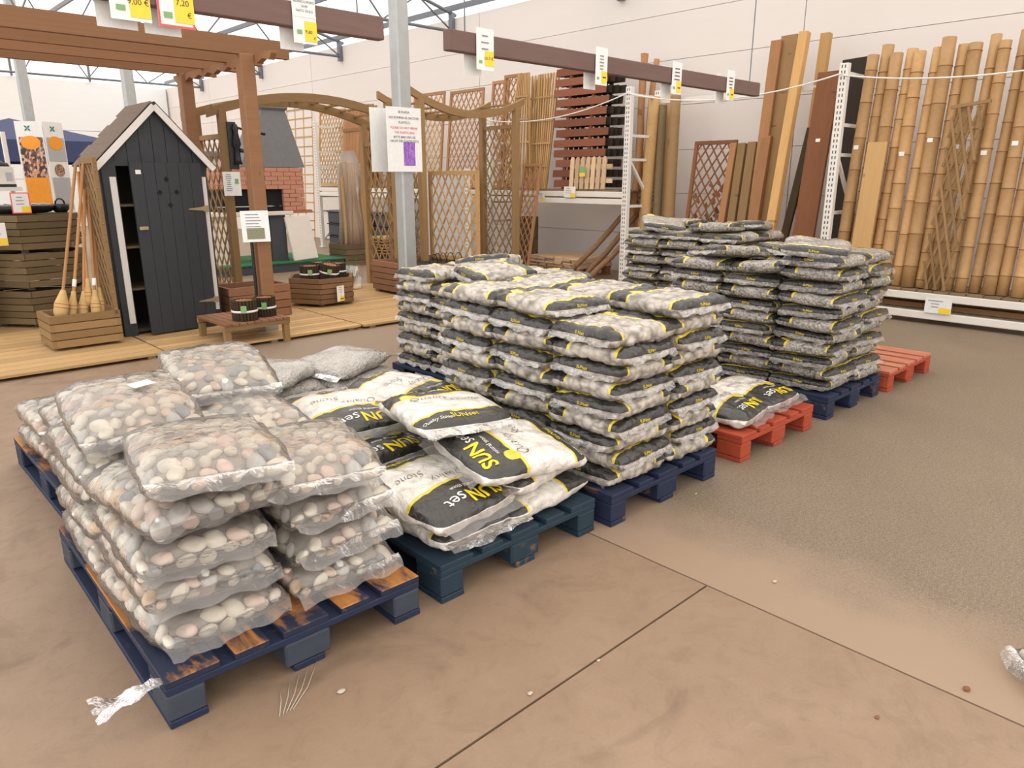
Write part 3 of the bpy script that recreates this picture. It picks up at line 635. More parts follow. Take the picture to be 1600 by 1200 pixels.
# ================================================================== PLANTERS
def box_planter(t, x0, x1, y0, y1, z0, h, mat, n=4, soil=.12):
    sh = h/n; th = .032
    for k in range(n):
        z = z0+sh*(k+.5)
        for y_ in (y0+th/2, y1-th/2): plank(t, 'slat', (x0 if k % 2 else x0+th, y_, z), (x1 if k % 2 else x1-th, y_, z), th, sh-.008, mat)
        for x in (x0+th/2, x1-th/2): plank(t, 'slat', (x, y0+th if k % 2 else y0, z), (x, y1-th if k % 2 else y1, z), th, sh-.008, mat)
    block(t, 'bottom_board', ((x0+x1)/2, (y0+y1)/2, z0+.02), (x1-x0-2*th, y1-y0-2*th, .02), mat)
    if soil: block(t, 'liner', ((x0+x1)/2, (y0+y1)/2, z0+h-soil), (x1-x0-2*th-.004, y1-y0-2*th-.004, .02), 'soil')
def clip(px_, py_, dx, dy, w, h):
    a, b = -1e9, 1e9
    for p, d, m in ((px_, dx, w), (py_, dy, h)):
        if abs(d) < 1e-9:
            if p < 0 or p > m: return None
            continue
        q = sorted(((0-p)/d, (m-p)/d)); a, b = max(a, q[0]), min(b, q[1])
    return (a, b) if b-a > .03 else None
def lattice(t, o, ex, ez, w, h, pitch, sw, mat, fw=.04, ang=58, th=.009, fmat=None, sub=None):
    """framed diamond trellis"""
    o, ex, ez = V(o), V(ex).normalized(), V(ez).normalized(); n = ez.cross(ex)
    fm = fmat or mat; P = lambda a, b, d=0: o+ex*a+ez*b+n*d
    if fw:
        plank(t, 'frame_rail', P(0, fw/2), P(w, fw/2), .03, fw, fm, ez); plank(t, 'frame_rail', P(0, h-fw/2), P(w, h-fw/2), .03, fw, fm, ez)
        plank(t, 'frame_stile', P(fw/2, fw), P(fw/2, h-fw), .03, fw, fm, ex); plank(t, 'frame_stile', P(w-fw/2, fw), P(w-fw/2, h-fw), .03, fw, fm, ex)
    for sg in (1, -1):
        dx, dy = math.cos(R(ang)), math.sin(R(ang))*sg; step = pitch/math.sin(R(ang)); span = h/math.tan(R(ang))
        s = -span
        while s < w+span:
            c = clip(s, 0 if sg > 0 else h, dx, dy, w, h)
            if c:
                b0 = (0 if sg > 0 else h)
                plank(t, 'lath', P(s+dx*c[0], b0+dy*c[0], sg*th*.5), P(s+dx*c[1], b0+dy*c[1], sg*th*.5), th, sw, mat, (ez*dx-ex*dy))
            s += step
# broom planter with trellis
t = thing('planter_box', 'low greenish wooden planter holding straw brooms, trellis on one side', 'planter', (1.53, 6.95, DZ))
box_planter(t, 1.27, 1.80, 6.75, 7.17, DZ+.02, .27, 'treated', 4, .2)
lattice(t, (1.775, 7.17, .3), (0, -1, 0), (0, 0, 1), .42, 1.27, .075, .016, 'treated', .045)
for k, (uh, vh, ut, vt, w) in enumerate(((97, 470, 118, 258, 1.2), (114, 472, 130, 256, .8), (131, 472, 132, 296, .9), (149, 470, 137, 292, .85), (156, 466, 139, 300, .7), (138, 452, 122, 268, .7))):
    yb = 6.86+.035*(k % 3); hd = aty(uh, vh, yb); hd.z = max(hd.z, .36); tp = aty(ut, vt, 7.02+.02*k); d = (tp-hd).normalized()
    b = thing('straw_broom', ['widest straw broom, standing head down at the open crate corner', 'slim straw broom with white label band beside the widest', 'straw broom in the middle of the crate front', 'straw broom with pale collar near the shed', 'smallest straw broom beside the trellis foot', 'straw broom standing behind the other brooms'][k], 'broom', hd-d*.12, group='brooms in the planter')
    rod(b, 'handle', hd+d*.06, tp, .0125, 'broom_wood', 10)
    bh = add('bristle_head', tube('bristle_head', [hd-d*.14, hd-d*.10, hd-d*.03, hd+d*.05, hd+d*.09], [.034*w, .046*w, .047*w, .026*w, .017], 'straw', 12), b)
    for q in (-.06, -.03): sub(add('binding', tube('binding', [hd+d*q, hd+d*(q+.005)], [.049*w]*2, 'clay_red', 12), b), bh)
    if k in (1, 3): rod(b, 'label_band', hd+d*.13, hd+d*.19, .0165, 'plastic_band', 10)
# hexagonal planters
def hex_planter(c, r, h, n, rz, mat, lab, group, z0, soil=.06):
    t = thing('hexagonal_planter', lab, 'planter', (c[0], c[1], z0), group=group); sh = (h-.03)/n
    V6 = lambda a, k: V((c[0]+math.cos(rz+a*math.pi/3)*r, c[1]+math.sin(rz+a*math.pi/3)*r, z0+.03+sh*(k+.5)))
    for k in range(n):
        for a in range(6):
            p, q = V6(a, k), V6(a+1, k); e = (q-p).normalized()*(.018 if (k+a) % 2 else -.006); plank(t, 'slat', p-e, q+e, .032, sh-.007, mat)
    for a in range(3):
        p, q = V6(a, 0), V6(a+3, 0); p.z = q.z = z0+.015; plank(t, 'foot_board', p*.9+q*.1, q*.9+p*.1, .06, .03, mat)
    me = poly('soil', [V((c[0]+math.cos(rz+a*math.pi/3)*(r-.03), c[1]+math.sin(rz+a*math.pi/3)*(r-.03), z0+h-soil)) for a in range(6)], [(0, 1, 2, 3, 4, 5)], 'soil'); add('soil_fill', me, t)
for k in range(3): hex_planter((1.56, 8.42), .43, .345, 5, R(-112), 'treated_green', 'green-grey hexagonal planter, '+['lowest', 'middle one', 'top one'][k]+' of the stack behind the brooms', 'stacked hexagonal planters', DZ+k*.347)
for k in range(3): hex_planter((.72, 8.34), .40, .345, 5, R(-100), 'treated_green', 'green-grey hexagonal planter, '+['lowest', 'middle one', 'top one'][k]+' of the stack farther from the brooms', 'stacked hexagonal planters', DZ+k*.347)
hex_planter((4.13, 7.5), .375, .31, 5, R(-62), 'planter_wood', 'brown hexagonal planter heaped with rolls of log edging', None, DZ, .05)
def log_roll(c, r, h, lab, tilt=0, n=22):
    h *= 1.4
    t = thing('log_edging_roll', lab, 'edging roll', c, (tilt, tilt*.6, 0), 'rolls of log edging', worldc=False)
    for k in range(n): a = k*2*math.pi/n; rod(t, 'log', (math.cos(a)*r, math.sin(a)*r, 0), (math.cos(a)*r, math.sin(a)*r, h), r*.145, 'log_dark', 7)
    for rr, m in ((.62, 12), (.28, 6)):
        for k in range(m): a = k*2*math.pi/m; rod(t, 'log', (math.cos(a)*r*rr, math.sin(a)*r*rr, 0), (math.cos(a)*r*rr, math.sin(a)*r*rr, h-.003), r*.15, 'log_end', 7)
    add('strap', tube('strap', [(0, 0, h*.42), (0, 0, h*.52)], [r*1.17]*2, 'plastic_band', 22), t)
    block(t, 'paper_label', (-r*.55, -r*1.06, h*.62), (r*.5, .004, h*.32), 'green_ink', R(-28))
for x, y_, z, lb, ti in ((3.95, 7.42, .315, 'log edging roll at the shed side of the hexagonal planter', 0), (4.12, 7.33, .33, 'tilted log edging roll with green label in front on hexagonal planter', R(10)), (4.3, 7.45, .315, 'log edging roll at the trellis side of the hexagonal planter', 0), (4.22, 7.66, .315, 'log edging roll half hidden behind the others on hexagonal planter', 0)):
    log_roll((x, y_, z), .095, .12, lb, ti)
sign('price_card', 'white price card taped to the hexagonal planter', (4.09, 7.105, .10), (1, .32, 0), NZ, .115, .17, (), lines(.02, .07, .15, .1, 3, .006, 'grey_ink', 9)+[(.05, .02, .05, .012, 'brown_ink')], (.04, .005, .07, .05))
# small slatted table with rolls and sign stand
t = thing('slatted_table', 'low brown slatted table in front of the pergola post', 'table', (2.66, 6.4, DZ))
for k in range(9): plank(t, 'top_slat', (2.38+.066*k+.03, 6.0, .215), (2.38+.066*k+.03, 6.62, .215), .058, .018, 'planter_red')
for y_ in (6.02, 6.6): plank(t, 'rail', (2.38, y_, .185), (2.97, y_, .185), .025, .04, 'treated')
for x in (2.41, 2.94):
    for y_ in (6.04, 6.58): block(t, 'leg', (x, y_, .095), (.05, .05, .13 if y_ > 6.05 else .19), 'treated')
log_roll((2.62, 6.13, .2245), .095, .125, 'log edging roll with green label on the low slatted table'); log_roll((2.84, 6.21, .2245), .085, .12, 'log edging roll behind the sign pole on the low slatted table')
ps = V((2.86, 6.40, .2245)); t = thing('sign_stand', 'black floor stand with white framed leaflet beside the pergola post', 'sign stand', ps)
add('foot', cyl('black_metal', 20), t, Matrix.Translation(ps+V((0, 0, .008))) @ Matrix.Rotation(math.pi/2, 4, 'Y') @ Matrix.Diagonal((.016, .07, .07, 1)))
rod(t, 'pole', ps+V((0, 0, .01)), ps+V((0, .0, .66)), .014, 'black_metal')
fe, fz = V((.93, -.36, 0)), V((.03, .12, 1)).normalized(); fo = ps+V((-.09, .0, .64))-fe*.0+V((0, -.03, 0))
Bm = Matrix((fe, fz.cross(fe), fz)).transposed().to_4x4(); Bm.translation = fo
def stand_piece(nm, x, z, w, h, d, mat): add(nm, cube(mat), t, Bm @ Matrix.Translation((x+w/2, -d if False else d, z+h/2)) @ Matrix.Diagonal((w, .004, h, 1)))
stand_piece('frame', 0, 0, .235, .27, 0, 'white_paper')
for q in range(5): stand_piece('print_line', .04, .235-.026*q, .11+.01*(q % 3), .006, .0035*(-1 if (Bm @ V((0, -1, 0))-Bm @ V((0, 0, 0))).y < 0 else 1), 'grey_ink')
stand_piece('photo_print', .04, .025, .15, .095, .0035*(-1 if (Bm @ V((0, -1, 0))-Bm @ V((0, 0, 0))).y < 0 else 1), 'leaflet_photo')
# planter behind the pergola post
t = thing('planter_box', 'reddish wooden planter standing behind the pergola post', 'planter', (3.2, 7.2, DZ)); box_planter(t, 2.86, 3.5, 7.02, 7.45, DZ, .33, 'planter_red', 4)
# corner planter with trellis
t = thing('planter_box', 'large square reddish planter with trellis back, beside the steel post', 'planter', (5.5, 7.36, DZ))
box_planter(t, 5.04, 6.0, 6.86, 7.86, DZ+.03, .36, 'planter_red', 5, .07)
for x, y_ in ((5.1, 6.92), (5.94, 6.92), (5.1, 7.8), (5.94, 7.8)): block(t, 'foot', (x, y_, DZ+.015), (.08, .08, .03), 'planter_wood')
lattice(t, (5.97, 7.86, .40), (0, -1, 0), NZ, .98, 1.1, .115, .02, 'pine_pale', .05)
for k in range(5): add('wire_hoop', tube('wire_hoop', [V((5.5+.09*k, 7.2+.05*math.sin(k), .40))+V((.1*math.cos(a), .05*math.cos(a), .12*math.sin(a))) for a in [i*math.pi/8 for i in range(9)]], .005, 'black_metal', 5), t)
# flowers in a clear pot
fp = V((4.95, 8.2, DZ)); t = thing('flower_pot', 'clear plastic pot with yellow and lilac flowers beside the arch foot', 'flower pot', fp)
add('pot', tube('pot', [fp, fp+V((0, 0, .3))], [.12, .155], 'clear_plastic', 20), t)
for k in range(12):
    a = k*2.4; h = .34+.06*math.sin(k*1.7); p = fp+V((math.cos(a)*.12*(.3+k/16), math.sin(a)*.12*(.3+k/16), h)); st = add('stem', tube('stem', [fp+V((0, 0, .03)), (fp+p)/2+V((0, 0, .03)), p], .004, 'leaf_green', 5), t)
    bm = bmesh.new(); bmesh.ops.create_icosphere(bm, subdivisions=1, radius=.035)
    for v in bm.verts: v.co *= .7+.5*rnd.random()
    add('blossom', bm_mesh(bm, 'blossom', 'yellow_flower' if k % 3 == 0 else 'lilac_flower'), st, Matrix.Translation(p))
# ================================================================== SHED
t = thing('garden_shed', 'narrow black garden shed with shingled gable roof and open door', 'shed', (2.31, 7.2, DZ))
X0, X1, Y0, Y1 = 1.88, 2.75, 7.0, 7.55; AX, AZ, EZ = 2.345, 2.0, 1.55
for x in (X0, X1):
    for k in range(5): plank(t, 'side_board', (x, Y0+.02+.106*k+.05, DZ), (x, Y0+.02+.106*k+.05, EZ), .103, .022, 'shed_black', (1, 0, 0))
add('back_panel', prism('back_panel', [(X0, DZ), (X1, DZ), (X1, EZ), (AX, AZ-.03), (X0, EZ)], .02, 'shed_inside'), t, Matrix.Translation((0, Y1-.03, 0)))
plank(t, 'door_jamb', (X0+.055, Y0, DZ), (X0+.055, Y0, EZ), .11, .03, 'shed_black', (0, 1, 0)); plank(t, 'door_jamb', (X1-.03, Y0, DZ), (X1-.03, Y0, EZ), .07, .03, 'shed_black', (0, 1, 0))
for k in range(8):                                           # gable boards
    xa, xb = X0+k*(X1-X0)/8+.002, X0+(k+1)*(X1-X0)/8-.002; zt = lambda x: EZ+(AZ-.02-EZ)*(1-abs(x-AX)/(AX-X0 if x < AX else X1-AX))
    pts = [(xa, EZ-.04), (xb, EZ-.04), (xb, zt(xb))]+([(AX, zt(AX))] if xa < AX < xb else [])+[(xa, zt(xa))]
    add('gable_board', prism('gable_board', pts, .02, 'shed_black'), t, Matrix.Translation((0, Y0-.012, 0)))
for k, z in enumerate((.45, .82, 1.18)): block(t, 'shelf', ((X0+X1)/2, 7.28, z), (X1-X0-.05, .46, .018), 'old_wood')
block(t, 'base_board', ((X0+X1)/2, 7.26, DZ+.04), (X1-X0-.04, .5, .03), 'shed_inside')
plank(t, 'white_trim', (X0+.075, Y0-.02, .16), (X0+.075, Y0-.02, 1.42), .05, .014, 'shed_white', (0, 1, 0)); plank(t, 'white_trim', (X1-.035, Y0-.02, .2), (X1-.035, Y0-.02, 1.42), .045, .014, 'shed_white', (0, 1, 0))
for sx, ex_ in ((-1, X0-.06), (1, X1+.06)):                  # roof
    sl = V((ex_-AX, 0, -(AZ+.02-EZ+.05))); nrm = V((-sl.z*sx, 0, sl.x*sx)).normalized(); nrm = nrm if nrm.z > 0 else -nrm
    a = V((AX, Y0-.05, AZ+.03)); plank(t, 'roof_board', a+V((0, .33, 0)), a+sl+V((0, .33, 0)), .68, .016, 'shed_black', nrm)
    L_ = sl.length; d = sl.normalized()
    for i in range(6):
        for j in range(4):
            off = (.5 if i % 2 else 0); y0_ = Y0-.06+.172*(j-off*.9)+.003; y1_ = min(y0_+.168, Y0+.63); y0_ = max(y0_, Y0-.06)
            if y1_-y0_ < .03: continue
            p = AX*0; c0 = a+d*(L_*i/6)+nrm*(.014+.004); c1 = a+d*(L_*(i+1)/6+.008)+nrm*.019
            c0.y = c1.y = (y0_+y1_)/2; plank(t, 'shingle', c0, c1, y1_-y0_, .006, 'shingle', nrm)
    plank(t, 'gable_trim', a+V((0, -.015, -.025)), a+sl+V((0, -.015, -.025)), .016, .05, 'shed_white', nrm)
door_w, da = .63, R(7); hx, hy = X1-.06, Y0-.035
D = Matrix.Translation((hx, hy, 0)) @ Matrix.Rotation(da, 4, 'Z')
dr = add('door', cube('shed_black'), t, D @ Matrix.Translation((-door_w/2, .004, .80)) @ Matrix.Diagonal((door_w-.01, .012, 1.46, 1)))
for k in range(6): sub_ = add('door_board', cube('shed_black'), t, D @ Matrix.Translation((-door_w/6*(k+.5), -.012, .80)) @ Matrix.Diagonal((door_w/6-.003, .018, 1.48, 1))); sub(sub_, dr)
for dx, dz in ((-.33, 1.40), (-.40, 1.29), (-.25, 1.29), (-.32, 1.18)): sub(add('diamond_cutout', prism('diamond', [(0, -.024), (.024, 0), (0, .024), (-.024, 0)], .004, 'recess_black'), t, D @ Matrix.Translation((dx, -.0245, dz))), dr)  # holes are not cut; black diamonds paint in the dark seen through them
for z in (1.14, .3):
    sub_ = add('strap_hinge', prism('strap', [(0, -.028), (0, .028), (-.045, .028), (-.05, .018), (-.19, .004), (-.19, -.004), (-.05, -.018), (-.045, -.028)], .005, 'brass'), t, D @ Matrix.Translation((.03, -.028, z))); sub(sub_, dr)
sub(add('latch', bbox(.075, .018, .03, 'brass', .004), t, D @ Matrix.Translation((-door_w+.05, -.03, .99))), dr); add('price_label', cube('white_paper'), t, D @ Matrix.Translation((-door_w+.065, -.023, 1.46)) @ Matrix.Diagonal((.045, .002, .035, 1)))
# ================================================================== PERGOLA
t = thing('pergola', 'red-brown timber pergola standing over the black shed', 'pergola', (1.0, 7.2, 0))
for x, y_ in ((2.96, 6.42), (3.04, 8.0), (-1.2, 6.42), (-1.2, 8.0)):
    po = block(t, 'post', (x, y_, 1.25), (.12, .12, 2.34), 'pergola_wood', bev=.006); sub(block(t, 'post_shoe', (x, y_, .085), (.125, .125, .078), 'galvanised'), po)
for y_ in (6.42, 6.95, 7.48, 8.0): plank(t, 'beam', (-1.7, y_, 2.485), (3.36, y_, 2.485), .06, .14, 'pergola_wood')
def scallop(x):
    pts = [(6.05, 2.40), (6.1, 2.35)]+[(6.1+.115*i, 2.345+(.03 if i % 2 else 0)) for i in range(1, 19)]+[(8.25, 2.40), (8.25, 2.42), (6.05, 2.42)]
    me = prism('side_beam', pts, .05, 'pergola_wood'); add('side_beam', me, t, Matrix.Translation((x, 0, 0)) @ Matrix(((0, 1, 0, 0), (1, 0, 0, 0), (0, 0, 1, 0), (0, 0, 0, 1))))
scallop(3.02); scallop(-1.25)
p = aty(351, 306, 7.73); sign('notice_card', 'white info card with green picture on the arch post', p, (.9, -.4, 0), NZ, .17, .24, (), lines(.02, .07, .21, .05, 9, .006, 'grey_ink', 12)+[(.115, .12, .035, .05, 'green_ink')])
# ================================================================== ARCHES
def arch(x0, x1, y0, y1, zt, rise, mat, lab, gap=.2, post=.07):
    t = thing('garden_arch', lab, 'garden arch', ((x0+x1)/2, (y0+y1)/2, 0), group='lattice arches')
    for x in (x0, x1):
        for y_ in (y0, y1): block(t, 'post', (x, y_, zt/2+DZ/2), (post, post, zt-DZ), mat)
        for z in (.25, zt-.25): plank(t, 'cross_rail', (x, y0+post/2, z), (x, y1-post/2, z), .035, .05, mat)
        lattice(t, (x, y1-post/2, .27), (0, -1, 0), NZ, y1-y0-post, zt-.54, .115, .02, mat, 0)
    n = 14; f = lambda s: zt+.02+rise*(1-(2*s-1)**2)
    for y_ in (y0, y1):
        xs = [x0-.15+(x1-x0+.3)*i/n for i in range(n+1)]; pts = [(x, f((x-x0)/(x1-x0))) for x in xs]
        add('curved_beam', prism('curved_beam', [(x, z-.045) for x, z in pts]+[(x, z+.045) for x, z in pts[::-1]], .045, mat), t, Matrix.Translation((0, y_-.022, 0)))
    for i in range(1, int((x1-x0)/gap)+1):
        s = i*gap/(x1-x0)
        if s < 1: plank(t, 'top_slat', (x0+i*gap, y0+.03, f(s)+.03), (x0+i*gap, y1-.03, f(s)+.03), .04, .02, mat)
    for s in (.18, .4, .62, .84): lath_z = f(s); 
arch(3.3, 5.42, 7.82, 8.5, 2.08, .17, 'treated', 'greenish lattice garden arch with upward curve, behind the pergola', post=.075)
arch(5.78, 7.42, 7.75, 8.45, 2.36, -.16, 'treated', 'lattice garden arch with sagging top, behind the steel post', post=.08)
# hand pump on the arch post
q = V((3.4, 7.74, 1.55)); t = thing('iron_hand_pump', 'black cast-iron hand pump hung on the arch post', 'pump', q)
plank(t, 'back_plate', q+V((-.03, .03, -.05)), q+V((-.03, .03, .42)), .09, .015, 'black_metal', (0, 1, 0))
add('pump_body', tube('pump_body', [q, q+V((0, 0, .05)), q+V((0, 0, .16)), q+V((0, 0, .2)), q+V((0, 0, .32)), q+V((0, 0, .36)), q+V((0, 0, .4))], [.04, .03, .024, .044, .022, .034, .014], 'black_metal', 14), t)
add('spout', tube('spout', [q+V((.02, -.01, .14)), q+V((.09, -.03, .13)), q+V((.12, -.04, .06))], [.022, .02, .024], 'black_metal', 10), t)
add('lever', tube('lever', [q+V((0, 0, .37)), q+V((.14, -.02, .33)), q+V((.3, -.04, .31))], [.012, .011, .016], 'black_metal', 8), t)
# ================================================================== BARBECUE PLATFORM
def bx(t, nm, x0, x1, y0, y1, z0, z1, mat, bev=0): return block(t, nm, ((x0+x1)/2, (y0+y1)/2, (z0+z1)/2), (x1-x0, y1-y0, z1-z0), mat, 0, bev)
t = thing('display_platform', 'dark grey platform covered with green artificial turf', 'platform', (5.2, 11.4, 0))
bx(t, 'base', 3.4, 6.36, 10.75, 12.2, 0, .13, 'dark_grey'); bx(t, 'turf', 3.38, 6.38, 10.73, 12.2, .13, .15, 'green_turf')
t = thing('masonry_barbecue', 'brick barbecue with grey chimney hood and white counters on green turf', 'barbecue', (5.2, 11.3, .15)); Q = 11.0
bx(t, 'leg', 5.25, 5.5, Q, Q+.5, .15, .86, 'dark_grey'); bx(t, 'leg', 4.35, 4.55, Q, Q+.5, .15, .86, 'slab_white'); bx(t, 'worktop', 4.1, 5.62, Q-.06, Q+.6, .86, .92, 'slab_white', .008)
bx(t, 'side_shelf', 5.62, 5.98, Q, Q+.5, .88, .93, 'clay_red'); bx(t, 'firebox', 4.55, 5.5, Q+.05, Q+.55, .92, 1.26, 'recess_black')
for i in range(10): rod(t, 'grill_bar', (4.45+.11*i, Q-.02, 1.0), (4.45+.11*i, Q+.05, 1.0), .006, 'galvanised', 5)
rod(t, 'grill_bar', (4.4, Q-.02, 1.0), (5.3, Q-.02, 1.0), .01, 'galvanised', 6)
for k in range(10):
    z = .93+.065*k
    for x0_, x1_ in ((5.5, 5.86),) if z < 1.25 else ((4.5, 5.86),):
        x = x0_-(.1 if k % 2 else 0)
        while x < x1_-.02:
            a, b = max(x, x0_), min(x+.2, x1_); 
            if b-a > .02: bx(t, 'brick', a+.003, b-.003, Q-.01, Q+.5, z, z+.059, 'brick_salmon')
            x += .205
bx(t, 'mortar_core', 4.55, 5.85, Q+.006, Q+.48, 1.27, 1.57, 'mortar')
hb = [(4.85, Q), (5.9, Q), (5.9, Q+.5), (4.85, Q+.5)]; ht = [(5.32, Q+.12), (5.7, Q+.12), (5.7, Q+.42), (5.32, Q+.42)]
add('chimney_hood', poly('chimney_hood', [(x, y_, 1.58) for x, y_ in hb]+[(x, y_, 2.42) for x, y_ in ht], [(3, 2, 1, 0), (4, 5, 6, 7), (0, 1, 5, 4), (1, 2, 6, 5), (2, 3, 7, 6), (3, 0, 4, 7)], 'hood_grey'), t)
bx(t, 'chimney_cap', 5.28, 5.74, Q+.08, Q+.46, 2.42, 2.54, 'hood_grey', .03)
t = thing('white_slab', 'pale stone slab leaning against the brick barbecue', 'slab', (5.7, 10.9, .15)); plank(t, 'slab', (5.72, 10.83, .16), (5.68, 10.98, .84), .42, .05, 'slab_white', (0, 1, 0), bev=.008)
t = thing('barbecue_oven', 'white barbecue oven with grey lid behind the pergola post', 'barbecue', (4.3, 11.9, .15)); bx(t, 'body', 4.2, 4.9, 11.75, 12.15, .15, 1.72, 'slab_white', .02); bx(t, 'lid', 4.15, 4.95, 11.7, 12.18, 1.72, 1.82, 'hood_grey', .02)
t = thing('stake_bundle', 'bundle of wooden stakes wrapped in clear plastic, in a crate', 'stakes', (6.7, 11.2, 0))
box_planter(t, 6.38, 7.0, 10.75, 11.25, 0, .36, 'treated_green', 4, .3)
for k in range(14): x, y_ = 6.5+.062*(k % 7), 10.86+.14*(k//7); rod(t, 'stake', (x, y_, .08), (x+.12*math.sin(k), y_+.05, 1.45+.25*abs(math.sin(k*2.1))), .026, 'pine_pale', 8)
add('plastic_wrap', tube('plastic_wrap', [(6.68, 10.98, .35), (6.68, 10.98, .7), (6.66, 11.0, 1.1), (6.72, 11.0, 1.5), (6.7, 11.0, 1.85)], [.24, .2, .16, .22, .1], 'film_flap', 18), t)
# ================================================================== LEFT BACKGROUND
fm_ = NT('food_photo'); fv = fm_.coord((1, 1, 1), rand=False); vc = fm_.voro(fv, 13, out='Color'); sp_ = fm_.n('ShaderNodeSeparateColor'); fm_.l(vc, sp_.inputs[0])
fm_.bsdf(fm_.ramp(sp_.outputs[0], [(.2, (.03, .03, .035)), (.95, (.75, .30, .12)), (.45, (.22, .09, .06)), (.7, (.62, .45, .36))]), .4); MAT['food_photo'] = fm_.m
t = thing('advertising_banner', 'white and orange barbecue advertising banner with two panels', 'banner', (2.15, 10.0, 0))
for (xa, ya, xb, yb, kind) in ((1.9, 10.12, 2.14, 9.98, 0), (2.145, 9.98, 2.37, 10.1, 1)):
    ex = V((xb-xa, yb-ya, 0)).normalized(); w = V((xb-xa, yb-ya, 0)).length; n = V((ex.y, -ex.x, 0))
    B = Matrix((ex, -n, V((0, 0, 1)))).transposed().to_4x4(); B.translation = V((xa, ya, 0))
    pc = lambda nm, x0, x1, z0, z1, d, m: add(nm, cube(m), t, B @ Matrix.Translation(((x0+x1)/2*w, -d, (z0+z1)/2)) @ Matrix.Diagonal(((x1-x0)*w, .004, z1-z0, 1)))
    pc('panel', 0, 1, 0, 2.03, 0, 'white_paper')
    pc('photo_print', .07, .95, 1.42 if kind == 0 else 1.6, 1.86, .004, 'food_photo' if kind == 0 else 'grey_print'); pc('orange_field', .07, .95, 1.06, 1.42, .004, 'orange_print' if kind == 0 else 'grey_print')
    add('orange_badge', cyl('orange_print', 20), t, B @ Matrix.Translation((w*.5, -.006, 1.80)) @ Matrix.Rotation(math.pi/2, 4, 'Z') @ Matrix.Diagonal((.006, w*.36, .075, 1)))
    if kind == 1: add('food_badge', cyl('food_photo', 16), t, B @ Matrix.Translation((w*.5, -.007, 1.5)) @ Matrix.Rotation(math.pi/2, 4, 'Z') @ Matrix.Diagonal((.006, w*.25, .07, 1)))
    for a in range(4): add('leaf_emblem', prism('leaf', [(0, 0), (.022, .008), (.03, .03), (.008, .022)], .003, 'teal_ink'), t, B @ Matrix.Translation((w*.45, -.006, 1.955)) @ Matrix.Rotation(a*math.pi/2, 4, 'Y'))
t = thing('canopy_tent', 'navy blue pop-up canopy tent behind the barbecue banner', 'tent', (2.75, 14.6, 0)); cx, cy, hs = 2.72, 14.8, 1.25
for a in range(4):
    c = [(-hs, -hs), (hs, -hs), (hs, hs), (-hs, hs)]; p, q = c[a], c[(a+1) % 4]
    add('roof_panel', poly('roof_panel', [(cx+p[0], cy+p[1], 1.98), (cx+q[0], cy+q[1], 1.98), (cx, cy, 2.36)], [(0, 1, 2)], 'navy_cloth'), t)
    add('valance', poly('valance', [(cx+p[0], cy+p[1], 1.98), (cx+q[0], cy+q[1], 1.98), (cx+q[0], cy+q[1], 1.66), (cx+p[0], cy+p[1], 1.66)], [(0, 1, 2, 3)], 'navy_cloth'), t)
    rod(t, 'leg', (cx+p[0], cy+p[1], 0), (cx+p[0], cy+p[1], 1.98), .02, 'galvanised', 8)
t = thing('display_shelf', 'white metal display shelf behind the stacked planters', 'shelf', (1.5, 9.7, 0))
for z in (.5, 1.05, 1.30): bx(t, 'shelf_board', .5, 1.76, 9.5, 9.95, z-.02, z+.02, 'rack_white')
for x in (.52, 1.74): bx(t, 'side_post', x-.02, x+.02, 9.9, 9.95, 0, 1.9, 'rack_white')
for k, x in enumerate((1.24, 1.50, .98)):
    t = thing('barbecue_carton', ['pale printed carton on the shelf, second from the banner', 'pale printed carton on the shelf next to the banner', 'pale printed carton on the shelf, farthest from the banner'][k], 'box', (x+.11, 9.7, 1.32), group='cartons on the display shelf')
    bx(t, 'carton', x, x+.22, 9.58, 9.88, 1.32, 1.53, 'slab_white', .004); bx(t, 'dark_base', x-.004, x+.224, 9.575, 9.88, 1.32, 1.35, 'black_metal'); add('black_top', tube('top', [(x+.11, 9.73, 1.53), (x+.11, 9.73, 1.57), (x+.11, 9.73, 1.59)], [.11, .09, .03], 'black_metal', 16), t); bx(t, 'picture', x+.14, x+.20, 9.576, 9.58, 1.38, 1.47, 'grey_print')
t = thing('table_grill', 'black table grill lying on the top hexagonal planter', 'grill', (1.5, 8.4, 1.09)); 
add('pan', tube('pan', [(1.5, 8.4, 1.09), (1.5, 8.4, 1.10), (1.5, 8.4, 1.16), (1.5, 8.4, 1.165)], [.20, .26, .31, .29], 'black_metal', 22), t)
for k in range(7): rod(t, 'grate_bar', (1.27+.075*k, 8.2, 1.17), (1.27+.075*k, 8.6, 1.17), .006, 'galvanised', 6)
t = thing('iron_pot', 'small black iron pot with handle on the top planter edge', 'pot', (1.82, 8.35, 1.09)); add('bowl', tube('bowl', [(1.83, 8.33, 1.09), (1.83, 8.33, 1.12), (1.83, 8.33, 1.17)], [.05, .075, .08], 'black_metal', 16), t); add('handle', tube('handle', [(1.83+.04*math.cos(a), 8.33, 1.17+.05*math.sin(a)) for a in [i*math.pi/6 for i in range(7)]], .008, 'black_metal', 6), t)
p = aty(16, 330, 8.0); sign('price_card', 'red bordered price card standing on the black table grill', (p.x+.02, 8.02, 1.10), NX, NZ, .15, .185, (), lines(.03, .08, .14, .08, 3, .007, 'grey_ink', 21), (.075, .012, .07, .05), 'red_card')
p = aty(0, 380, 7.85); sign('price_card', 'white price card with yellow corner on the farther planter stack', (p.x-.07, 7.9, .83), NX, NZ, .14, .2, (), lines(.02, .08, .17, .1, 4, .007, 'grey_ink', 22), (.06, .005, .08, .06))
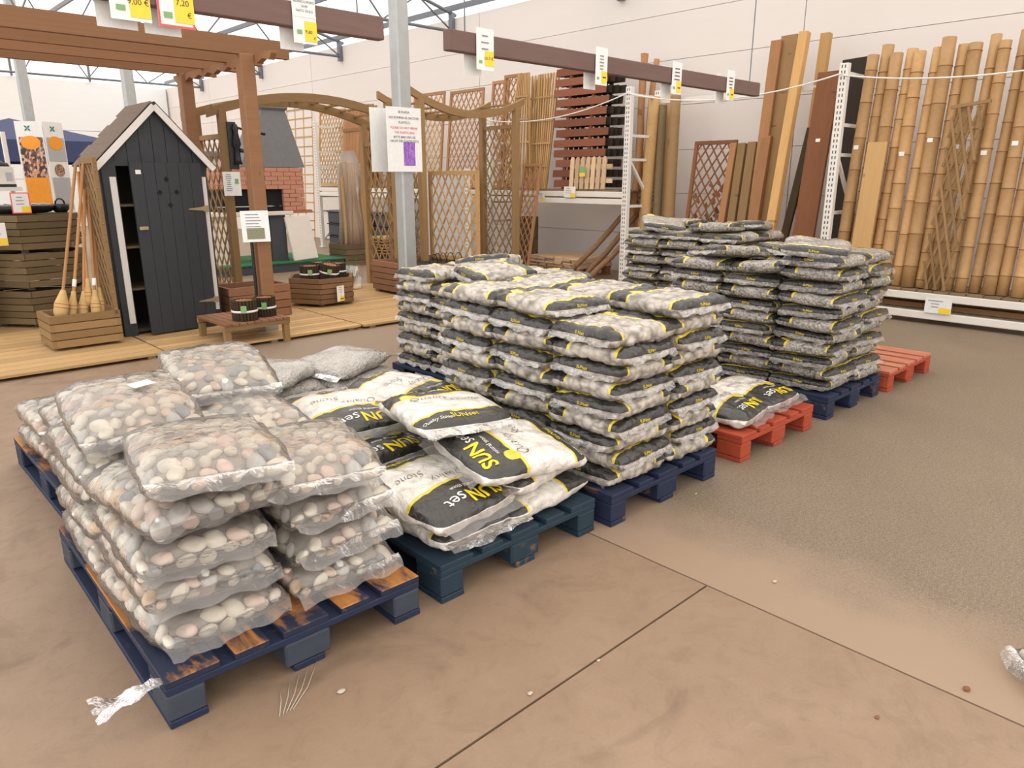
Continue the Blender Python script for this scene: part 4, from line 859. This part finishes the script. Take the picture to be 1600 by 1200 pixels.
# ================================================================== RACK
sm = NT('rack_slotted'); tc = sm.n('ShaderNodeTexCoord'); sq = sm.n('ShaderNodeSeparateXYZ'); sm.l(tc.outputs['Object'], sq.inputs[0])
fz_ = sm.M('FRACT', sm.M('MULTIPLY', sq.outputs[0], 18.0)); ay = sm.M('ABSOLUTE', sm.M('SUBTRACT', sm.M('ABSOLUTE', sq.outputs[1]), .016)); az_ = sm.M('ABSOLUTE', sm.M('SUBTRACT', sm.M('ABSOLUTE', sq.outputs[2]), .014))
slot = sm.M('MULTIPLY', sm.M('LESS_THAN', fz_, .55), sm.M('LESS_THAN', ay, .006)); sm.bsdf(sm.mix(slot, (.74, .71, .66), (.05, .05, .05)), .45); MAT['rack_slotted'] = sm.m
RF, RB = 8.0, 8.62
rk = thing('storage_rack', 'cream steel storage rack along the wall holding timber and trellis', 'rack', (8.5, 6, 0))
UY = (.78, 3.49, 6.23, 8.95, 11.65, 14.35)
for y_ in UY:
    ht_ = 2.54
    for x in (RF, RB): plank(rk, 'upright', (x, y_, 0), (x, y_, ht_), .09, .07, 'rack_slotted', (1, 0, 0), bev=.004); block(rk, 'foot_plate', (x, y_, .004), (.13, .13, .008), 'rack_white')
    for k, z in enumerate((.15, .75, 1.05, 1.65, 1.95, 2.45)): plank(rk, 'brace', (RF+.035, y_, z), (RB-.035, y_, z), .03, .035, 'rack_white')
    for z0_, z1_ in ((.15, .75), (1.65, 1.05)): plank(rk, 'brace', (RF+.035, y_, z0_), (RB-.035, y_, z1_), .03, .035, 'rack_white', (0, 1, 0))
for a, b, zs in ((.78, 3.49, (.27, .085)), (3.49, 6.23, (.085,)), (6.23, 8.95, (1.20, 1.105)), (8.95, 11.65, (1.20, 1.105)), (11.65, 14.35, (1.20, 1.105))):
    for z in zs:
        for x in (RF, RB): plank(rk, 'beam', (x, a+.045, z), (x, b-.045, z), .05, .075, 'rack_white', bev=.006)
    if zs[0] > .2:
        n = int((b-a-.1)/.15)
        for i in range(n): y_ = a+.1+(b-a-.2)*(i+.5)/n; plank(rk, 'deck_board', (RF-.02, y_, zs[0]+.049), (RB+.03, y_, zs[0]+.049), .135, .02, 'old_wood')
plank(rk, 'top_rail', (RB, 3.49, 2.40), (RB, 6.23, 2.40), .04, .05, 'rack_white')
for nm, lab, y_, z, ww in (('price_card', 'narrow price card clipped to upper rack beam beside the lattice', 7.76, 1.07, .13), ('price_card', 'wide price card clipped to upper rack beam under the picket fence', 7.2, 1.15, .22), ('price_card', 'price card clipped to low rack beam before the bamboo', 2.28, .12, .24), ('price_card', 'price card on upper rack beam beside the garden arch', 10.5, 1.10, .2)):
    sign(nm, lab, (RF-.045, y_+ww/2, z), (0, -1, 0), NZ, ww, .15, (), lines(.02, ww*.6, .12, .06, 3, .007, 'grey_ink', int(y_*10)), (ww*.55, .004, ww*.43, .055), group='price cards clipped to the rack')
# ------------------------------------------------------------------ bamboo
def lean(ut, vt, ub, vb, Xt=8.62, Xb=8.4, zend=.12):
    T_ = atx(ut, vt, Xt); B_ = atx(ub, vb, Xb); d = B_-T_; s = (zend-T_.z)/d.z; return T_, T_+d*s
def bamboo(p0, p1, r, seed, lab, stick=True):
    t = thing('bamboo_pole', lab, 'bamboo pole', p0, group='thick bamboo poles on the rack'); d = (p1-p0); L_ = d.length; d.normalize(); r_ = random.Random(seed)
    gap = r_.uniform(.22, .34); z = r_.uniform(.05, .25); pts, rad, nodes = [p0], [r], []
    while z < L_-.03:
        for dz, k in ((-.012, 1), (0, 1.07), (.012, .99)): pts.append(p0+d*(z+dz)); rad.append(r*k*(1-.06*z/L_))
        nodes.append(z); z += gap*r_.uniform(.9, 1.15)
    pts.append(p1); rad.append(r*.94); cm = add('culm', tube('culm', pts, rad, 'bamboo', 14), t)
    for z in nodes: sub(add('node_ring', tube('node_ring', [p0+d*(z-.004), p0+d*(z+.004)], [r*1.075*(1-.06*z/L_)]*2, 'bamboo_node', 14), t), cm)
    if stick: q = p0+d*(1.25+.25*r_.random())+V((-r*1.03, 0, 0)); sub(block(t, 'price_label', q, (.004, .05, .04), 'white_paper'), cm)
nb = 18
for k in range(nb):
    y_ = 3.36-.120*k; r_ = random.Random(k+40); r = r_.uniform(.056, .068) if k < 9 else r_.uniform(.048, .058)
    bamboo(V((8.12+.03*(k % 2), y_+r_.uniform(-.01, .01), .332)), V((8.30+.06*(k % 2), y_+r_.uniform(-.02, .02), 2.64+r_.uniform(-.05, .09))), r, k, f'thick bamboo pole, {["first", "second", "third", "fourth", "fifth", "sixth", "seventh", "eighth", "ninth", "tenth", "eleventh", "twelfth", "thirteenth", "fourteenth", "fifteenth", "sixteenth", "seventeenth", "eighteenth"][k]} along from the dark board', k % 2 == 0)
t = thing('expanding_trellis', 'folded wooden expanding trellis leaning before the bamboo poles', 'trellis', (8.1, 2.55, .34))
o_ = V((8.03, 2.50, .34)); ez_ = V((.05, -.02, 1)).normalized(); ey_ = V((0, -1, 0)); lattice(t, o_, ey_, ez_, .27, 1.72, .075, .022, 'treated', 0, 74, .012); plank(t, 'top_bar', o_+ez_*1.72+ey_*-.02, o_+ez_*1.76+ey_*.31, .03, .03, 'treated')
t = thing('timber_plank', 'short plank leaning before the first bamboo poles', 'plank', (8.1, 3.1, .34)); b, a = lean(1372, 222, 1343, 400, 8.12, 8.03, .345); plank(t, 'plank', a, b, .19, .025, 'pine_pale', (1, 0, 0))
# ------------------------------------------------------------------ planks and posts
GP = 'boards and posts leaning on the wall'
def leaning(lab, ut, vt, ub, vb, w, th, mat, name='timber_plank', Xt=8.62, Xb=8.36):
    a, b = lean(ut, vt, ub, vb, Xt, Xb); t = thing(name, lab, 'plank', b, group=GP); pl = plank(t, 'plank', b, a, w, th, mat, (1, 0, 0), bev=.005)
    if 'sticker' in lab: M_, L_ = frame(b, a, (1, 0, 0)); sub(add('paper_sticker', cube('white_paper'), t, M_ @ Matrix.Translation((L_*.2, 0, -th/2-.002 if (M_ @ V((0, 0, 1))-M_ @ V((0, 0, 0))).x > 0 else th/2+.002)) @ Matrix.Diagonal((.035, .05, .002, 1))), pl)
    return t
leaning('orange-brown board, tallest group, nearest the short posts', 1214, 63, 1176, 345, .13, .04, 'cedar')
leaning('weathered board between the orange-brown and the pale yellow post', 1235, 55, 1199, 345, .20, .05, 'treated', Xt=8.68, Xb=8.44)
leaning('pale yellow square post with knots, tallest of the timbers', 1258, 50, 1206, 350, .105, .10, 'pine_yellow', 'timber_post', Xt=8.56, Xb=8.28)
leaning('yellow post rising behind the wide brown board', 1292, 52, 1250, 350, .105, .09, 'pine_yellow', 'timber_post', Xt=8.7, Xb=8.5)
leaning('wide rust-brown board with white sticker beside the rack upright', 1297, 112, 1252, 390, .25, .05, 'board_brown', Xt=8.54, Xb=8.3)
leaning('wide blackish board behind the rack upright', 1338, 92, 1306, 395, .26, .09, 'board_dark', Xt=8.62, Xb=8.45)
leaning('dark bark-edged slab board between yellow post and brown board', 1268, 200, 1232, 345, .09, .05, 'bark', Xt=8.52, Xb=8.4)
for k, (ut, vt, ub, vb, w, m) in enumerate(((1148, 224, 1129, 340, .085, 'cedar'), (1161, 224, 1144, 340, .10, 'treated'), (1177, 222, 1160, 340, .11, 'treated'), (1199, 213, 1178, 345, .125, 'cedar'))):
    leaning(['thin cedar post, first of the short ones beside the framed trellis', 'short greenish post second from the framed trellis', 'short greenish post third from the framed trellis', 'short cedar post next to the tall boards'][k], ut, vt, ub, vb, w, .07, m, 'timber_post', 8.5, 8.35)
def round_post(lab, ut, vt, ub, vb, r, mat, Xt=8.55, Xb=8.4, bend=0, group='round posts and rough logs at the wall'):
    a, b = lean(ut, vt, ub, vb, Xt, Xb); t = thing('round_post', lab, 'post', b, group=group); pts = [b.lerp(a, i/8)+V((0, bend*math.sin(i*1.1), 0)) for i in range(9)]
    add('shaft', tube('shaft', pts, [r*(1.05-.02*i) for i in range(9)], mat, 12), t); 
    return t
round_post('thick pale round post, nearest the rack upright', 1023, 152, 1007, 350, .085, 'pine_pale'); round_post('dark mossy round post between two pale ones', 1036, 165, 1026, 345, .06, 'treated_green', 8.6)
round_post('pale round post nearest the framed trellis', 1056, 150, 1045, 336, .075, 'treated'); round_post('pale slim round post behind the others', 1046, 148, 1036, 336, .06, 'pine_pale', 8.82, 8.70)
round_post('rough orange peeled log, tallest, behind the rack upright', 1010, 84, 988, 345, .05, 'cedar', 8.7, 8.45, .03); round_post('rough peeled log with bent top', 1003, 84, 999, 345, .04, 'cedar', 8.86, 8.72, -.04); round_post('rough peeled log forked towards the pale posts', 1028, 92, 1000, 300, .045, 'lattice_orange', 8.98, 8.86, .025)
for k, (x0_, y0_, z0_, x1_, y1_, z1_) in enumerate(((7.6, 6.95, .04, 8.6, 6.5, 1.1), (7.72, 6.72, .04, 8.55, 6.36, 1.0), (7.66, 6.6, .04, 8.6, 6.3, .85))):
    t = thing('leaning_pole', ['longest brown pole leaning out from under the rack', 'crooked brown pole next to the rack upright', 'short brown pole leaning at the rack foot'][k], 'pole', (x0_, y0_, 0), group='brown poles under the rack'); add('shaft', tube('shaft', [V((x0_, y0_, z0_)).lerp(V((x1_, y1_, z1_)), i/5)+V((0, .02*math.sin(i*2), 0)) for i in range(6)], [.04, .038, .036, .036, .034, .03], 'planter_wood', 10), t)
t = thing('framed_trellis', 'small brown framed trellis with dried leaves, between posts and boards', 'trellis', (8.7, 5.65, .5))
a = atx(1074, 345, 8.5); b = atx(1138, 345, 8.5); tz = atx(1076, 220, 8.55).z; ez_ = V((.12, 0, tz-a.z)).normalized(); lattice(t, (8.42, a.y, .55), (0, -1, 0), ez_, a.y-b.y, 1.33, .10, .018, 'board_brown', .045, 57)
for k in range(26):
    r_ = random.Random(k); q = V((8.49+.03*r_.random(), a.y-(a.y-b.y)*r_.uniform(.15, .85), .6+.75*r_.random())); add('leaf', poly('leaf', [q, q+V((-.02, .04, .03)), q+V((0, .01, .085)), q+V((-.02, -.035, .03))], [(0, 1, 2, 3)], 'dry_leaf' if k % 3 else 'treated_green'), t)
plank(t, 'support_leg', (8.42, a.y-.03, 0), (8.42, a.y-.03, .6), .04, .04, 'board_brown', (1, 0, 0)); plank(t, 'support_leg', (8.42, b.y+.03, 0), (8.42, b.y+.03, .6), .04, .04, 'board_brown', (1, 0, 0))
p = atx(1236, 408, 7.0); sign('price_card', 'cream price card with yellow corner behind the dark gravel stack', (7.0, p.y, .60), (.25, -.95, 0), NZ, .19, .25, (), lines(.03, .12, .21, .1, 5, .008, 'clay_red', 31), (.08, .01, .09, .05))
t = thing('card_stand', 'thin stake carrying the cream price card behind the gravel stack', 'stand', (7.03, p.y-.08, 0)); rod(t, 'stake', (7.04, p.y-.09, 0), (7.04, p.y-.09, .7), .012, 'treated', 8)
# ------------------------------------------------------------------ panels on the upper rack level
SZ = 1.262; EZL = lambda h: V((.16, 0, h)).normalized()
def panel(lab, ya, yb, h, mat, pitch=.115, ang=58, sw=.02, x=8.34, fw=.045, fmat=None):
    t = thing('trellis_panel', lab, 'trellis', (x, (ya+yb)/2, SZ), group='trellis panels on the rack'); lattice(t, (x, ya, SZ), (0, -1, 0), EZL(h), ya-yb, h, pitch, sw, mat, fw, ang, fmat=fmat); return t
panel('diamond trellis panel partly hidden by the notice sign', 11.55, 10.65, 1.62, 'pine_pale', fmat='lattice_orange'); panel('orange diamond trellis panel beside the sagging arch', 10.5, 9.62, 1.60, 'lattice_orange', .105)
panel('narrow dark orange trellis panel behind the sagging arch', 9.5, 9.1, 1.68, 'lattice_orange', .09, x=8.42); panel('dark orange trellis panel next to the fan trellis stakes', 9.06, 8.68, 1.72, 'lattice_orange', .09, x=8.28)
panel('dense diamond trellis panel behind the upward arch', 15.0, 13.95, 1.55, 'pine_pale', .10)
for k in range(4):
    t = thing('arched_panel', ['front', 'second', 'third', 'rearmost'][k]+' brown arched-top panel of the set beside the notice sign', 'fence panel', (8.3+.1*k, 13.3, SZ), group='arched brown panels')
    n = 8; w = .95; yy = 13.75-.06*k
    for i in range(n): ya = yy-w*i/n; s = (i+.5)/n; h = 1.32+.26*(1-(2*s-1)**2); q = V((8.2+.06*k, ya-w/n/2, SZ)); plank(t, 'board', q, q+EZL(1.5)*h, w/n-.006, .018, 'lattice_orange' if k else 'cedar', (1, 0, 0))
    for z in (.25, 1.1): q = V((8.182+.06*k, yy, SZ))+EZL(1.5)*z; plank(t, 'rail', q, q+V((0, -w, 0)), .02, .06, 'cedar')
def grid_panel(lab, ya, yb, z0, h, x, nx_, nz_, mat, ez):
    t = thing('grid_trellis', lab, 'trellis', (x, (ya+yb)/2, z0), group='square grid trellises'); o = V((x, ya, z0)); e = V((0, -1, 0))
    for i in range(nx_): q = o+e*((ya-yb)*i/(nx_-1)); plank(t, 'upright_lath', q, q+ez*h, .022, .012, mat, (1, 0, 0))
    for i in range(nz_): q = o+ez*(h*(i+.5)/nz_)+V((-.014, 0, 0)); plank(t, 'cross_lath', q, q+e*(ya-yb), .012, .03, mat)
grid_panel('wide slatted grid trellis standing at the far end of the rack', 16.4, 15.25, .0, 3.0, 8.3, 4, 15, 'pine_pale', EZL(3.0)); grid_panel('square grid trellis peeking past the notice sign', 12.75, 12.1, SZ, 1.68, 8.5, 5, 12, 'picket_cream', EZL(1.68))
t = thing('trellis_panel', 'tall narrow orange trellis leaning against the rack beam, standing on floor', 'trellis', (7.72, 7.95, 0)); lattice(t, (7.70, 8.14, .01), (0, -1, 0), V((.14, -.14, 1.6)), .36, 1.62, .085, .018, 'lattice_orange', .04)
def fan(lab, y_, zb, h, wb, wt, x, n=8):
    t = thing('fan_trellis', lab, 'trellis', (x, y_, zb), group='fan trellises on the rack'); ez = EZL(h)
    for i in range(n): s = i/(n-1)-.5; plank(t, 'stake', V((x, y_+s*wb, zb)), V((x, y_+s*wt, zb))+ez*h, .022, .022, 'pine_pale', (1, 0, 0))
    for z in (.2, .4, .6, .8): w = wb+(wt-wb)*z; q = V((x-.018, y_+w/2, zb))+ez*h*z; plank(t, 'cross_lath', q, q+V((0, -w, 0)), .012, .026, 'pine_pale')
fan('fan trellis wide at the foot, next to the orange trellis panel', 8.55, SZ+.02, 1.68, .62, .22, 8.2); fan('fan trellis wide at the top, second in the row', 8.30, SZ, 1.66, .2, .46, 8.30); fan('fan trellis nearest the brown slatted fence panels', 8.06, SZ, 1.66, .22, .40, 8.25); fan('fan trellis half hidden behind the others', 8.36, SZ, 1.62, .5, .3, 8.40)
for k in range(4):
    t = thing('slatted_fence_panel', ['front rust-brown slatted fence panel, behind the small picket fence', 'second dark slatted fence panel in the leaning set', 'third dark slatted fence panel in the leaning set', 'rearmost dark slatted fence panel against the wall'][k], 'fence panel', (8.2+.12*k, 7.2, SZ), group='slatted fence panels')
    m = 'fence_brown' if k == 0 else 'board_dark'; ya, yb = 7.84-.03*k, 6.80-.04*k; ez = EZL(1.75)
    for i in range(12):
        q = V((8.16+.075*k, 0, SZ+.03))+ez*(.14*i+.05); dy = .03*math.sin(i*2.2+k); sh_ = -.14+.012*i
        plank(t, 'slat', q+V((0, ya+sh_+dy, 0)), q+V((0, yb+sh_+dy+.07, 0)), .018, .10, m, ez)
    for y_ in (ya-.3, yb+.3): q = V((8.182+.075*k, y_, SZ)); plank(t, 'rail', q, q+ez*1.72, .05, .03, m, (1, 0, 0))
t = thing('picket_fence', 'small cream picket fence section with green label on the rack', 'fence', (8.1, 6.95, SZ))
for i in range(7):
    y_ = 7.28-.098*i; add('picket', prism('picket', [(-.034, 0), (.034, 0), (.034, .40), (.022, .43), (0, .44), (-.022, .43), (-.034, .40)], .02, 'picket_cream'), t, Matrix.Translation((8.06, y_, SZ+.005)) @ Matrix.Rotation(R(-90), 4, 'Z') @ Matrix.Rotation(R(-4), 4, 'X'))
for z in (.12, .31): plank(t, 'rail', (8.105, 7.33, SZ+z), (8.105, 6.56, SZ+z), .022, .06, 'picket_cream')
block(t, 'paper_label', (8.035, 7.04, SZ+.24), (.004, .11, .13), 'green_ink'); block(t, 'label_stripe', (8.032, 7.04, SZ+.20), (.003, .10, .05), 'yellow_card')
# ------------------------------------------------------------------ under the rack
t = thing('pallet', 'bare wooden pallet under the bundled pickets, below the rack', 'pallet', (8.05, 7.05, 0))
for k in range(5): plank(t, 'top_board', (8.07+.16*k, 7.05, .125), (8.07+.16*k, 8.12, .125), .11, .022, 'cedar')
for y_ in (7.1, 7.58, 8.07):
    plank(t, 'bottom_board', (8.02, y_, .011), (8.76, y_, .011), .09, .02, 'cedar')
    for x in (8.08, 8.4, 8.7): block(t, 'spacer_block', (x, y_, .068), (.1, .09, .09), 'cedar')
GB = 'bundled pickets under the rack'
for i in range(6):
    for k in range(6):
        y_ = 7.14+.17*i+rnd.uniform(-.012, .012); z = .139+.0245*k; dx = rnd.uniform(-.03, .03)
        o = plank(None, 'loose_picket', (8.03+dx, y_, z+.011), (8.78+dx, y_, z+.011), .15, .022, 'picket_cream'); tag(o, f'bare picket board, {ORD[k]} layer of the bundle, {["next to the leaning poles", "second from the leaning poles", "third from the leaning poles", "third from the reed roll", "second from the reed roll", "next to the reed roll"][i]}', 'board', GB)
t = thing('reed_roll', 'upright roll of reed screening standing under the rack', 'reed roll', (8.45, 8.55, 0))
for k in range(20): a = k*2*math.pi/20; rod(t, 'reed', (8.45+.15*math.cos(a), 8.55+.15*math.sin(a), 0), (8.45+.15*math.cos(a), 8.55+.15*math.sin(a), .82), .026, 'treated_green', 7)
add('tie_wire', tube('tie_wire', [(8.45, 8.55, .5), (8.45, 8.55, .515)], [.18, .18], 'steel_grey', 20), t)
for k in range(6):
    t = thing('slatted_mat', f'wooden floor mat, {ORD[k]} of the pile beside the upward arch', 'wooden mat', (7.5, 11.3, .12+.05*k), group='piled wooden mats')
    for i in range(5): plank(t, 'slat', (7.25, 11.0+.14*i, .14+.05*k), (7.9, 11.0+.14*i, .14+.05*k), .12, .018, 'pine_pale')
    for x in (7.35, 7.8): plank(t, 'batten', (x, 10.95, .12+.05*k), (x, 11.62, .12+.05*k), .04, .02, 'pine_pale')
t = thing('dark_bin', 'low dark crate carrying the piled wooden mats', 'crate', (7.57, 11.3, 0)); bx(t, 'body', 7.28, 7.86, 10.98, 11.6, 0, .1, 'dark_grey', .01); bx(t, 'rim', 7.26, 7.88, 10.96, 11.62, .085, .108, 'black_metal')
for i in range(4):
    for k in range(3):
        t = thing('storage_bin', f'black bin, {ORD[k]} of its pile under the far rack shelf, {["next to the wooden mats", "second from the wooden mats", "third from the wooden mats", "farthest from the wooden mats"][i]}', 'bin', (8.3, 12.1+.6*i, .01+.25*k), group='black bins under the rack')
        bx(t, 'body', 8.06, 8.54, 11.87+.6*i, 12.38+.6*i, .01+.25*k, .235+.25*k, 'dark_grey', .015); bx(t, 'rim', 8.04, 8.56, 11.85+.6*i, 12.4+.6*i, .235+.25*k, .256+.25*k, 'black_metal')
t = thing('display_partition', 'light grey metal partition behind the square planter trellis', 'partition', (7.2, 9.1, 0))
for k in range(4): bx(t, 'panel', 7.18, 7.21, 8.52, 9.75, .03+.37*k, .03+.37*k+.362, 'panel_grey')
plank(t, 'upright', (7.16, 8.5, 0), (7.16, 8.5, 1.55), .07, .05, 'rack_slotted', (1, 0, 0), bev=.003); block(t, 'foot', (7.05, 8.5, .04), (.4, .06, .08), 'panel_grey')
# ropes
def rope(lab, a, b, sag):
    o = add('rope', tube('rope', [V(a).lerp(V(b), i/16)-V((0, 0, sag*4*(i/16)*(1-i/16))) for i in range(17)], .008, 'rope_white', 6)); tag(o, lab, 'rope', 'safety ropes along the rack')
rope('white safety rope across the round posts and boards', (7.95, 6.23, 2.46), (7.95, 3.5, 2.44), .16); rope('white safety rope across the bamboo poles', (7.95, 3.48, 2.42), (7.95, .8, 2.45), .13); rope('white safety rope across the fence panels and fan trellises', (7.95, 6.25, 2.46), (7.95, 8.93, 2.28), .14)
# ------------------------------------------------------------------ litter
for k, (u, v, lab, m, s) in enumerate(((1510, 1078, 'tiny brown dry leaf on the floor', 'dry_leaf', .022), (1210, 910, 'pale stone chip on the pink floor strip', 'stone_chip', .018), (1087, 772, 'white stone chip beside the navy pallet', 'stone_chip', .012), (828, 1085, 'pale flattened scrap on the floor near the joint', 'stone_chip', .016), (533, 1082, 'pale oval spot of litter beyond the front pallet', 'stone_chip', .022), (1370, 1122, 'dark leaf crumb on the smooth floor', 'dry_leaf', .014), (935, 1033, 'small white chip lying by the floor joint', 'stone_chip', .012))):
    p = atz(u, v, 0); bm = bmesh.new(); bmesh.ops.create_icosphere(bm, subdivisions=2, radius=s*.6)
    for q in bm.verts: q.co = V((q.co.x*(1+.4*noise.noise(q.co*60)), q.co.y*.7, max(-.2*s, q.co.z*.3)))
    o = add('floor_litter', bm_mesh(bm, 'litter', m, True), None, Matrix.Translation(p+V((0, 0, .2*s)))); tag(o, lab, 'litter')
t = thing('straw_sprig', 'dry pale grass sprig on the floor before the front pallet', 'straw', atz(437, 1105, 0))
for k in range(5): p = atz(437, 1120, 0); add('blade', tube('blade', [p+V((.01*k, 0, .002)), p+V((.03+.02*k, .05, .006)), p+V((.05+.035*k, .10+.01*k, .003))], .0015, 'stone_chip', 4), t)

q = V((.45, 1.80, .135)); t = thing('plastic_scrap', 'torn strip of clear plastic sticking out of the front pallet corner', 'plastic scrap', q)
for k in range(3):
    vs, fs = [], []; r_ = random.Random(k)
    for i in range(9):
        a = i/8; c = q+V((-.16*a, .03*a+.035*(k-1)*a*a, .012*math.sin(a*5+k)-.01*a)); w = .012+.012*math.sin(a*3.1)
        vs += [c+V((0, w, .006*math.sin(i*2.1))), c-V((0, w, .006*math.cos(i*1.7)))]
        if i: fs.append((2*i-2, 2*i-1, 2*i+1, 2*i))
    add('strip', poly('strip', vs, fs, 'film_flap', True), t)
for k, (x, z) in enumerate(((8.16, .16), (8.30, .165))):
    t = thing('timber_plank', ['brown plank lying between the low rack beams, aisle side', 'brown plank lying between the low rack beams, wall side'][k], 'plank', (x, 2.1, .0), group='planks lying under the bamboo')
    plank(t, 'plank', (x, .9, z), (x, 3.38, z), .10, .05, 'cedar')
    for y_ in (1.0, 3.2): block(t, 'bearer', (x, y_, (z-.025)/2), (.09, .08, z-.025), 'old_wood')
